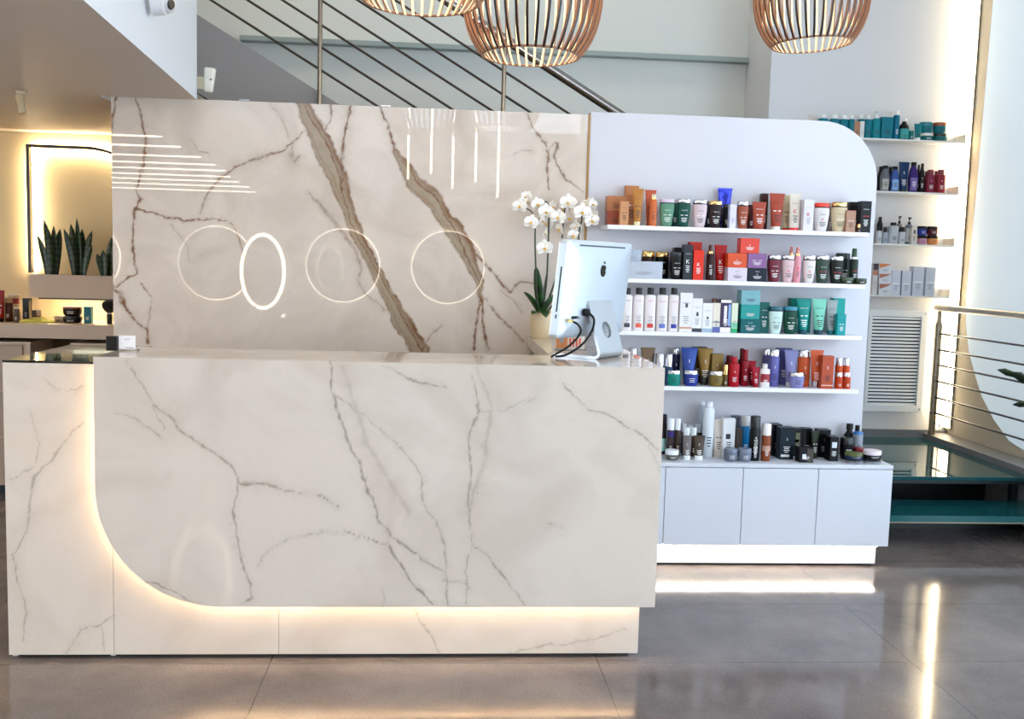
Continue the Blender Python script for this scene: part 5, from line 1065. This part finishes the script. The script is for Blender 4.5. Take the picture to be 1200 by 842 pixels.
# ================================================================== computer on the desk
ALU = mat((200, 209, 217), .38, .5); ALUW = mat((200, 205, 210), .3, .8)
am = math.radians(MACROT); nb = np.array([math.sin(am), -math.cos(am)]); tb = np.array([math.cos(am), math.sin(am)])
near = at(2, 716, 421.5, 1.1)[:2]; bend = near+tb*.095
org = bend-nb*.125+np.array(MACSH)
mc = thing('desktop_computer', 'silver all-in-one computer on the desk seen from behind', 'computer', (org[0], org[1], 1.1004), am)
W2, HS, ZB0 = .264, .372, .085; PHI = math.radians(5.5)
def scr(bm):
    bm.transform(Matrix.Translation((0, -.01, ZB0)) @ Matrix.Rotation(PHI, 4, 'X')); return bm
def rrect(w, h, r, n=6, cz=0.):
    return [(x, z+cz) for x, z in arc(w-r, h-r, r, 0, 90, n)+arc(-w+r, h-r, r, 90, 180, n)+arc(-w+r, -h+r, r, 180, 270, n)+arc(w-r, -h+r, r, 270, 360, n)]
bm = new_bm(); prev = None; cz = HS/2
for y, s in ((.004, 1.), (-.0245, 1.), (-.028, .985), (-.033, .93), (-.039, .82), (-.044, .62), (-.0475, .32)):
    ring = [bm.verts.new((x, y, z)) for x, z in rrect(W2-(1-s)*W2, HS/2-(1-s)*HS/2, .012*s+.004, 6, cz)]
    if prev:
        for i in range(len(ring)): bm.faces.new((prev[i], prev[(i+1) % len(ring)], ring[(i+1) % len(ring)], ring[i]))
    prev = ring
bm.faces.new(prev)
obj('back_shell', scr(bm), ALU, mc, True, angle=30)
obj('front_bezel', scr(prism(new_bm(), rrect(W2, HS/2, .012, 6, cz), .0045, .009)), mat((212, 206, 196), .3, .5), mc)
obj('screen_glass', scr(prism(new_bm(), rrect(W2-.006, HS/2-.03, .006, 4, cz+.024), .0092, .0105)), BLACK, mc)
obj('vent_slot', scr(B(-.185, .185, -.0362, -.030, HS-.021, HS-.0155, .0005)), mat((60, 66, 72), .5), mc)
bm = new_bm()
for z0_, z1_ in ((.10, .27), (.075, .09)): box(bm, -W2-.0006, -W2+.001, -.016, -.010, z0_, z1_)
obj('side_slot', scr(bm), mat((30, 30, 32), .5), mc)
# emblem on the back
def fruit():
    c = []
    for i in range(72):
        a = 2*PI*i/72; r = 1-.10*math.exp(-((a-PI/2)/.32)**2)*1.6-.06*math.exp(-((a-3*PI/2)/.25)**2)*1.2
        c.append((r*math.cos(a)*.92, r*math.sin(a)))
    out = []
    for x, z in c:
        dx, dz = x-1.16, z-.08; dd = math.hypot(dx, dz)
        if dd < .46: x, z = 1.16+dx/dd*.46, .08+dz/dd*.46
        out.append((x, z))
    return out
ES = .0235; bm = new_bm()
vs = [bm.verts.new((x*ES, -.0482, z*ES*1.05+HS*.70)) for x, z in fruit()]; bm.faces.new(vs)
lf = [(math.cos(t_), math.sin(t_)) for t_ in np.linspace(0, PI/2, 6)]
vs = [bm.verts.new((.02*ES+x*ES*.42, -.0482, HS*.70+ES*1.14+z*ES*.42)) for x, z in lf]+[bm.verts.new((.02*ES+(.42-x*.42)*ES, -.0482, HS*.70+ES*1.14+(.42-z*.42)*ES)) for x, z in lf[1:-1]]
bm.faces.new(vs)
g_ = bmesh.ops.extrude_face_region(bm, geom=list(bm.faces)); bmesh.ops.translate(bm, verts=[v for v in g_['geom'] if isinstance(v, bmesh.types.BMVert)], vec=(0, .004, 0))
bmesh.ops.triangulate(bm, faces=bm.faces)
obj('back_emblem', scr(bm), mat((40, 38, 20), .06, .6), mc)
# stand: one bent sheet with a round cable hole
SW, TH = .095, .011
RB = .024; LA = .30                                   # bend radius and lean of the leg
cy_, cz_ = -.108, RB
a1 = PI/2+LA
outer = [(.075, 0), (cy_, 0)]+[(cy_-RB*math.sin(a_), cz_-RB*math.cos(a_)) for a_ in np.linspace(.12, a1, 10)]
inner = [(.075, TH), (cy_, TH)]+[(cy_-(RB-TH)*math.sin(a_), cz_-(RB-TH)*math.cos(a_)) for a_ in np.linspace(.12, a1, 10)]
bm = prism(new_bm(), outer+inner[::-1], -SW, SW, ax=0)
p0 = np.array(outer[-1]); ldir = np.array([math.sin(LA), math.cos(LA)]); LL = .245
# flat leg with a round cable hole: outline and hole filled, then thickened
lb = new_bm(); rect = [(-SW, 0), (SW, 0), (SW, LL), (-SW, LL)]; hr, hc = .033, .083
e_ = []
for loop in (rect, [(hr*math.cos(2*PI*i/32), hc+hr*math.sin(2*PI*i/32)) for i in range(32)]):
    vs = [lb.verts.new((x, 0, z)) for x, z in loop]; e_ += [lb.edges.new((vs[i], vs[(i+1) % len(vs)])) for i in range(len(vs))]
bmesh.ops.triangle_fill(lb, use_beauty=True, edges=e_)
g_ = bmesh.ops.extrude_face_region(lb, geom=list(lb.faces)); bmesh.ops.translate(lb, verts=[v for v in g_['geom'] if isinstance(v, bmesh.types.BMVert)], vec=(0, TH, 0))
lb.transform(Matrix.Translation((0, p0[0], p0[1])) @ Matrix.Rotation(-LA, 4, 'X'))
bmesh.ops.recalc_face_normals(lb, faces=lb.faces)
tm = bpy.data.meshes.new('t'); lb.to_mesh(tm); lb.free(); bm.from_mesh(tm); bpy.data.meshes.remove(tm)
# curved top running into the back shell
p1 = p0+ldir*LL; nrm_ = np.array([math.cos(LA), -math.sin(LA)])
o2 = [tuple(p1+nrm_*.018-(nrm_*math.cos(a_)*.018)+ldir*math.sin(a_)*.018) for a_ in np.linspace(0, PI/2, 7)]; o2.append((o2[-1][0]+.03, o2[-1][1]-.008))
i2 = [tuple(p1+nrm_*.018-(nrm_*math.cos(a_)*(.018-TH))+ldir*math.sin(a_)*(.018-TH)) for a_ in np.linspace(0, PI/2, 7)]; i2.append((i2[-1][0]+.03, i2[-1][1]-.008))
prism(bm, o2+i2[::-1], -SW, SW, ax=0)
so = obj('stand', bm, ALUW, mc, True, angle=35)
bm = new_bm()
for i, x in enumerate((-.19, -.178, -.166, -.154, -.14)): box(bm, x-.005, x+.005, -.0445, -.036, .075, .086)
obj('port_row', scr(bm), BLACK, mc)
def loc_pts(P_): return [Matrix.Rotation(PHI, 4, 'X') @ Vector(p)+Vector((0, -.01, ZB0)) for p in P_]
cab = [(-.115, -.045, .10), (-.108, -.07, .096), (-.098, -.086, .075), (-.10, -.082, .03), (-.125, -.06, -.025), (-.165, -.02, -.068), (-.185, .015, -.08)]
def smooth(P_, k=5):
    P_ = [np.array(p, float) for p in P_]; out = []
    for i in range(len(P_)-1):
        p0 = P_[max(0, i-1)]; p1 = P_[i]; p2 = P_[i+1]; p3 = P_[min(len(P_)-1, i+2)]
        for j in range(k):
            t = j/k; out.append(tuple(.5*((2*p1)+(-p0+p2)*t+(2*p0-5*p1+4*p2-p3)*t*t+(-p0+3*p1-3*p2+p3)*t**3)))
    out.append(tuple(P_[-1])); return out
bm = tube(new_bm(), [tuple(p) for p in loc_pts(smooth(cab))], .0045, 10); obj('power_cable', bm, BLACK, mc, True)
bm = loft(new_bm(), [(-.02, .014, .014), (0, .015, .015)], 16); bm.transform(Matrix.Translation((-.115, -.047, .10)) @ Matrix.Rotation(-PI/2, 4, 'X')); obj('power_plug', scr(bm), BLACK, mc, True)
cab = [(-.215, -.042, .07), (-.20, -.07, .062), (-.183, -.08, .04), (-.178, -.07, .012), (-.188, -.04, -.03), (-.205, .0, -.065), (-.208, .02, -.08)]
obj('data_cable', tube(new_bm(), [tuple(p) for p in loc_pts(smooth(cab))], .0042, 10), BLACK, mc, True)
obj('data_plug', scr(B(-.223, -.207, -.060, -.036, .064, .076, .001)), mat((200, 180, 120), .3, .8), mc)
# ================================================================== orchid
pc = at(2, 634, 394, 1.1); PYo = min(pc[1], 1.28)
px_ = at(1, 634, 380, PYo)[0]
orc = thing('potted_orchid', 'white orchid with yellow centres in a beige pot on the desk return', 'orchid', (px_, PYo, 1.1003))
bm = loft(new_bm(), [(0, .046, .046), (.006, .05, .05), (.05, .058, .058), (.10, .058, .058), (.125, .054, .054), (.13, .050, .050), (.122, .046, .046), (.10, .047, .047)], 32, cap1=False)
bm.transform(Matrix.Scale(.98, 4)); obj('pot', bm, mat((214, 190, 150), .5, bump=.2, bscale=60), orc, True)
obj('bark', loft(new_bm(), [(.09, .044, .044), (.112, .044, .044)], 20), mat((60, 44, 30), .9, bump=.8, bscale=90), orc)
OL = leaf_mat((14, 44, 12), (32, 72, 24), 4)
def orch_leaf(tip, wid, bend_):
    bm = new_bm(); n = 10; rows = []
    side = Vector((-tip[1], tip[0], 0)); side = side.normalized() if side.length > 1e-4 else Vector((1, 0, 0))
    if abs(tip[1]) < abs(tip[0])*2: side = (side*.5+Vector((0, 0, .0))+Vector((0, -.6, 0)) if False else side)
    for i in range(n+1):
        t = i/n; p = Vector((tip[0]*t, tip[1]*t, .10+tip[2]*t+bend_*t*(1-t)))
        wv = wid*math.sin(PI*min(.99, .12+.86*t))**.6*(1 if t < .99 else .1)
        up = Vector((0, 0, 1))*wv*.35
        s2 = (side+Vector((.55, 0, 0))).normalized()
        rows.append((bm.verts.new(p-s2*wv+up), bm.verts.new(p), bm.verts.new(p+s2*wv+up)))
    for a_, b_ in zip(rows, rows[1:]):
        bm.faces.new((a_[0], a_[1], b_[1], b_[0])); bm.faces.new((a_[1], a_[2], b_[2], b_[1]))
    solidify(obj('leaf', bm, OL, orc, True, angle=80), .003)
def orel(u, v, y): q = at(1, u, v, y); return (q[0]-px_, q[1]-PYo, q[2]-1.1003-.10)
for u, v, y, wd, bd in ((628, 312, 1.24, .024, .03), (641, 320, 1.30, .026, .03), (614, 342, 1.20, .018, .06), (624, 368, 1.16, .022, .07), (640, 372, 1.14, .026, .1), (652, 345, 1.26, .03, .05)):
    orch_leaf(orel(u, v, y), wd, bd)
STM = mat((46, 52, 26), .5)
stems = [[(632, 372), (629, 345), (628, 315), (627, 285), (627, 262), (624, 250), (619, 245), (613, 243)], [(634, 372), (640, 335), (642, 300), (643, 265), (643, 245), (640, 236), (634, 240)],
         [(636, 372), (650, 330), (657, 295), (660, 262), (662, 245), (666, 240)], [(638, 372), (664, 335), (676, 300), (679, 270), (682, 255), (680, 248), (690, 242)]]
sy = [1.22, 1.25, 1.30, 1.27]
for pts_, y in zip(stems, sy):
    P3 = []
    for i, (u, v) in enumerate(pts_):
        yy = PYo+(y-PYo)*min(1, i/2); q = at(1, u, v, yy); P3.append((q[0]-px_, q[1]-PYo, q[2]-1.1003))
    P3[0] = (P3[0][0]*.4, 0, .10)
    S_ = smooth(P3, 5); obj('stem', tube(new_bm(), S_, [.0048-.0022*i/len(S_) for i in range(len(S_))], 8), STM, orc, True)
PET = mat((246, 240, 230), .5); LIP = mat((224, 172, 46), .45)
def petal(bm, ang, L, Wd, cup, back=0.):
    n, mrow = 6, 2; ca, sa = math.cos(ang), math.sin(ang); rows = []
    for i in range(n+1):
        t = i/n; wv = Wd*math.sin(PI*(.07+.90*t))**.75; row = []
        for j in range(-mrow, mrow+1):
            s = j/mrow; x = L*t; z = s*wv
            y = -cup*(t*t)*L+cup*.5*abs(s)*wv+back
            row.append(bm.verts.new((x*ca-z*sa, y, x*sa+z*ca)))
        rows.append(row)
    for a_, b_ in zip(rows, rows[1:]):
        for j in range(2*mrow): bm.faces.new((a_[j], a_[j+1], b_[j+1], b_[j]))
def flower(u, v, y, s, yaw, pitch=0., roll=0.):
    q = at(1, u, v, y); bm = new_bm()
    for a_ in (90, 215, 325): petal(bm, math.radians(a_), .036*s, .0135*s, .12, .0012)
    for a_ in (8, 172): petal(bm, math.radians(a_), .036*s, .022*s, .18, -.0012)
    R_ = Matrix.Rotation(yaw, 4, 'Z') @ Matrix.Rotation(pitch, 4, 'X') @ Matrix.Rotation(roll, 4, 'Y')
    fo = obj('flower', bm, PET, orc, True, (q[0]-px_, q[1]-PYo, q[2]-1.1003), 80); fo.rotation_euler = R_.to_euler()
    md = fo.modifiers.new('thick', 'SOLIDIFY'); md.thickness = .0009
    bm = loft(new_bm(), [(-.002, .003*s, .003*s), (.006*s, .0065*s, .004*s), (.013*s, .005*s, .003*s), (.018*s, .0015*s, .0012*s)], 12)
    bm.transform(Matrix.Translation((0, -.004, -.002)) @ Matrix.Rotation(math.radians(115), 4, 'X'))
    obj('flower_lip', bm, LIP, fo, True)
for u, v, y, s, yw, pt, rl_ in ((609, 241, 1.20, 1.05, -.2, .1, .1), (614, 231, 1.24, .8, .9, -.3, .4), (619.5, 236, 1.26, .8, -1.0, .1, 0), (629.5, 239, 1.24, 1., .35, .1, -.3), (622, 260, 1.19, 1.05, .15, .1, .2), (634.5, 258, 1.23, .9, 1.1, .2, 0), (638, 273, 1.22, .8, 1.2, .4, .3),
        (639.5, 248, 1.23, 1.15, .15, .0, 0), (641, 261, 1.26, .9, -.2, .2, .2), (647, 242, 1.30, .9, .8, 0, 0), (654, 254, 1.22, 1.1, -.15, .1, .15), (656.5, 268, 1.22, .9, -1.1, .2, .4), (665.5, 237, 1.25, 1.2, 0, 0, 0), (659, 245, 1.32, 1., .6, .1, .4), (668.5, 255, 1.29, 1.1, -.4, .2, .2),
        (675, 244, 1.27, .9, -.9, 0, .3), (682, 248, 1.22, 1.25, .1, .05, 0), (688, 240, 1.28, .95, -.5, -.2, .2), (694, 239, 1.26, .9, .7, 0, 0), (693, 258, 1.24, 1.1, .25, .1, -.2), (696, 250, 1.29, .8, -.7, 0, .5), (675, 266, 1.28, .9, -.3, .5, 0), (672, 275, 1.27, 1.0, .2, .4, .3), (638, 290, 1.17, 1.15, .0, .05, -.1), (618, 229, 1.27, .7, -.3, -.2, .5)):
    flower(u, v, y, s, yw, pt, rl_)
# ================================================================== small things on the desk
q = at(2, 147, 411.5, 1.1)
ch = thing('card_holder', 'small white card in a clear holder on the left end of the desktop', 'card holder', (q[0], q[1]+.02, 1.1003))
obj('holder', box(new_bm(), -.036, .036, -.004, .03, 0, .006), mat((236, 240, 240), .05, trans=.9), ch)
obj('card', box(new_bm(), -.029, .030, -.002, .0, .0065, .056), mat((244, 242, 246), .4), ch)
bm = new_bm(); add_text(bm, 'glow', .003, .043, .009, flat(-.002), .03); obj('wordmark', bm, LBL_G, ch)
bm = new_bm(); strip(bm, -.008, .026, .0105, .0125, flat(-.002), 1); obj('small_print', bm, LBL_D, ch)
bx_ = thing('black_block', 'small black cube beside the white card on the desktop', 'block', (q[0]-.052, q[1]+.025, 1.1003))
obj('block_body', B(-.02, .0185, -.018, .018, 0, .052, .002), BLACK, bx_)
obj('block_base', B(-.0225, .0205, -.021, .021, -.0001, .004, .001).copy() if False else B(-.0205, .019, -.0185, .0185, .0521, .0535, .0005), mat((40, 40, 42), .3), bx_)
q = at(2, 662, 412, 1.1)
t = thing('leaflet_holder', 'orange and white leaflet standing behind the computer cables', 'leaflet', (at(1, 668, 405, .62)[0], .62, 1.1003), .05)
obj('leaflet_card', B(-.062, .062, -.0015, .0015, .004, .072, .0003), mat((236, 226, 214), .4), t)
bm = new_bm(); strip(bm, -.061, -.012, .006, .070, flat(-.0016), 1); obj('orange_panel', bm, mat((226, 150, 96), .45), t)
bm = new_bm(); strip(bm, -.047, -.030, .030, .050, flat(-.0026), 1); obj('grey_square', bm, mat((170, 176, 180), .45), t)
bm = new_bm()
for i, x in enumerate((0, .014, .028, .042)): strip(bm, x-.004, x+.004, .012, .05, flat(-.0016), 1)
obj('orange_print', bm, mat((232, 110, 84), .45), t)
obj('holder_foot', B(-.066, .066, -.02, .02, 0, .0038, .001), mat((236, 240, 240), .05, trans=.9), t)
t = thing('acrylic_stand', 'clear acrylic block behind the computer stand', 'display block', (at(1, 696, 405, .66)[0], .66, 1.1003))
obj('block_body', B(-.04, .04, -.03, .03, 0, .075, .002), mat((214, 216, 220), .04, trans=.8), t)
obj('block_base', B(-.042, .042, -.032, .032, .0752, .078, .0006), mat((206, 208, 212), .1), t)
# ================================================================== things on the salon counter, left edge
ZK = ZCT+.0003; g = 'things on the salon counter'
def kx(u, v, y): return at(1, u, v, y)[0]
def K(kind, x0, x1, yt, y, col, label, on=None, **k): return P(ZK, kind, x0, x1, yt, y, col, label, on=on, grp=g, **k)
K('tube', -5, 5.5, 340, 2.52, (170, 30, 24), 'red tube at the left edge of the photo on the salon counter', d=.05, capf=.12, cap=BLACK, capw=.7)
K('bot', 2, 9.5, 347, 2.66, (226, 200, 150), 'cream bottle behind the red tube on the salon counter', d=.05, capf=.14, cap=(236, 226, 206))
K('bot', 6, 15, 349, 2.57, (92, 50, 34), 'brown bottle between the red tube and the cream bottle with red label', d=.045, capf=.2, cap=(180, 140, 100))
K('bot', 9.5, 24, 344, 2.66, (224, 200, 160), 'large cream bottle with red label on the salon counter', d=.06, capf=.07, cap=(236, 224, 200), band=((140, 26, 26), .68, .9))
K('bot', 16.5, 23, 359.5, 2.50, (110, 98, 92), 'small grey clear bottle in front of the large cream bottle', d=.035, capf=.12, cap=(210, 196, 170))
K('box', 26.3, 33.7, 349.5, 2.60, (28, 22, 18), 'tall black carton on the salon counter', d=.05, tone='g')
K('tin', 34.5, 47.5, 363, 2.70, (46, 34, 30), 'flat black tin behind the yellow cloth on the salon counter', d=.09, cap=(50, 42, 40))
K('box', 63.5, 74, 370.2, 2.62, (186, 168, 146), 'small beige carton left of the black tubs on the salon counter', d=.05, tone='d')
a = K('jar', 74, 96.5, 370, 2.58, (22, 16, 14), 'lower black tub on the salon counter', d=.09, cap=(30, 26, 24), capf=.3)
K('jar', 74, 96, 359, 2.58, (30, 22, 18), 'upper black tub with copper lid on the salon counter', on=a, d=.09, cap=(128, 60, 36), capf=.22)
K('box', 98, 106.7, 359.3, 2.56, (10, 124, 138), 'small teal carton right of the black tubs on the salon counter', d=.04, tone='w')
t = thing('powder_brush', 'black round headed brush standing at the counter end by the stone wall', 'brush', (kx(128.5, 370, 2.55), 2.55, ZK), 0, g)
obj('handle', loft(new_bm(), [(0, .014, .014), (.006, .0165, .0165), (.055, .0165, .0165), (.06, .014, .014)], 20), BLACK, t, True)
obj('ferrule', loft(new_bm(), [(.0602, .015, .015), (.068, .016, .016)], 20), SILVER, t, True)
obj('bristles', loft(new_bm(), [(.0685, .016, .016), (.08, .03, .03), (.10, .042, .042), (.12, .043, .043), (.135, .034, .034), (.143, .016, .016)], 24), mat((18, 16, 16), .9), t, True)
cx_ = kx(42, 374, 2.53); bm = new_bm(); nx, ny = 28, 12
G = [[bm.verts.new((-.098+.196*i/nx, -.055+.11*j/ny, .010+.026*max(0, fbm(np.array([i*.22+3.]), np.array([j*.35+1.]))[0]+.45)*math.sin(PI*i/nx)**.5*math.sin(PI*j/ny)**.5)) for j in range(ny+1)] for i in range(nx+1)]
for i in range(nx):
    for j in range(ny): bm.faces.new((G[i][j], G[i+1][j], G[i+1][j+1], G[i][j+1]))
g_ = bmesh.ops.extrude_face_region(bm, geom=list(bm.faces)); bmesh.ops.translate(bm, verts=[v for v in g_['geom'] if isinstance(v, bmesh.types.BMVert)], vec=(0, 0, -.0095))
o = obj('folded_cloth', bm, mat((206, 200, 96), .9, bump=.5, bscale=200), None, True, (cx_, 2.55, ZK)); tag(o, 'crumpled yellow green cloth lying on the salon counter', 'cloth', g)
# ================================================================== palm at the right edge
t = thing('potted_palm', 'dark green palm with fronds reaching in at the right photo edge', 'plant', (4.38, .52, 0))
PO = (4.38, .52)
obj('pot', loft(new_bm(), [(0, .12, .12), (.01, .13, .13), (.30, .165, .165), (.31, .165, .165), (.305, .15, .15), (.27, .148, .148)], 28), mat((80, 78, 76), .5), t, True)
PALM = leaf_mat((10, 34, 10), (28, 62, 20), 5)
obj('trunk', tube(new_bm(), [(0, 0, .26), (.01, 0, .5), (0, .01, .72)], [.02, .017, .012], 10), mat((70, 54, 36), .8), t, True)
def frond(tip, wid, nseg=12, droop=.12):
    bm = new_bm(); base = Vector((0, .0, .70)); tip = Vector(tip); rows = []
    side = (tip-base).cross(Vector((0, 0, 1))).normalized()
    for i in range(nseg+1):
        s = i/nseg; p = base.lerp(tip, s)+Vector((0, 0, droop*math.sin(PI*s)))
        wv = wid*(.25+.75*math.sin(PI*min(.97, .1+.85*s)))*(1 if i % 2 else .62)
        if i == nseg: wv = .002
        rows.append((bm.verts.new(p-side*wv*.55+Vector((0, 0, wv*.75))), bm.verts.new(p), bm.verts.new(p+side*wv*.55+Vector((0, 0, -wv*.75)))))
    for a_, b_ in zip(rows, rows[1:]):
        bm.faces.new((a_[0], a_[1], b_[1], b_[0])); bm.faces.new((a_[1], a_[2], b_[2], b_[1]))
    solidify(obj('frond', bm, PALM, t, True, angle=80), .003)
for (u, v, y, wd, dr) in ((1169, 433, .80, .042, .08), (1187, 474, .72, .038, .08)):
    q = at(1, u, v, y); frond((q[0]-PO[0], q[1]-PO[1], q[2]), wd, 12, dr)
for a_ in (0, 4.6, 5.3, 5.9):
    frond((.36*math.cos(a_)+.1, .36*math.sin(a_)*.8-.05, .78+.1*math.sin(3*a_)), .05)
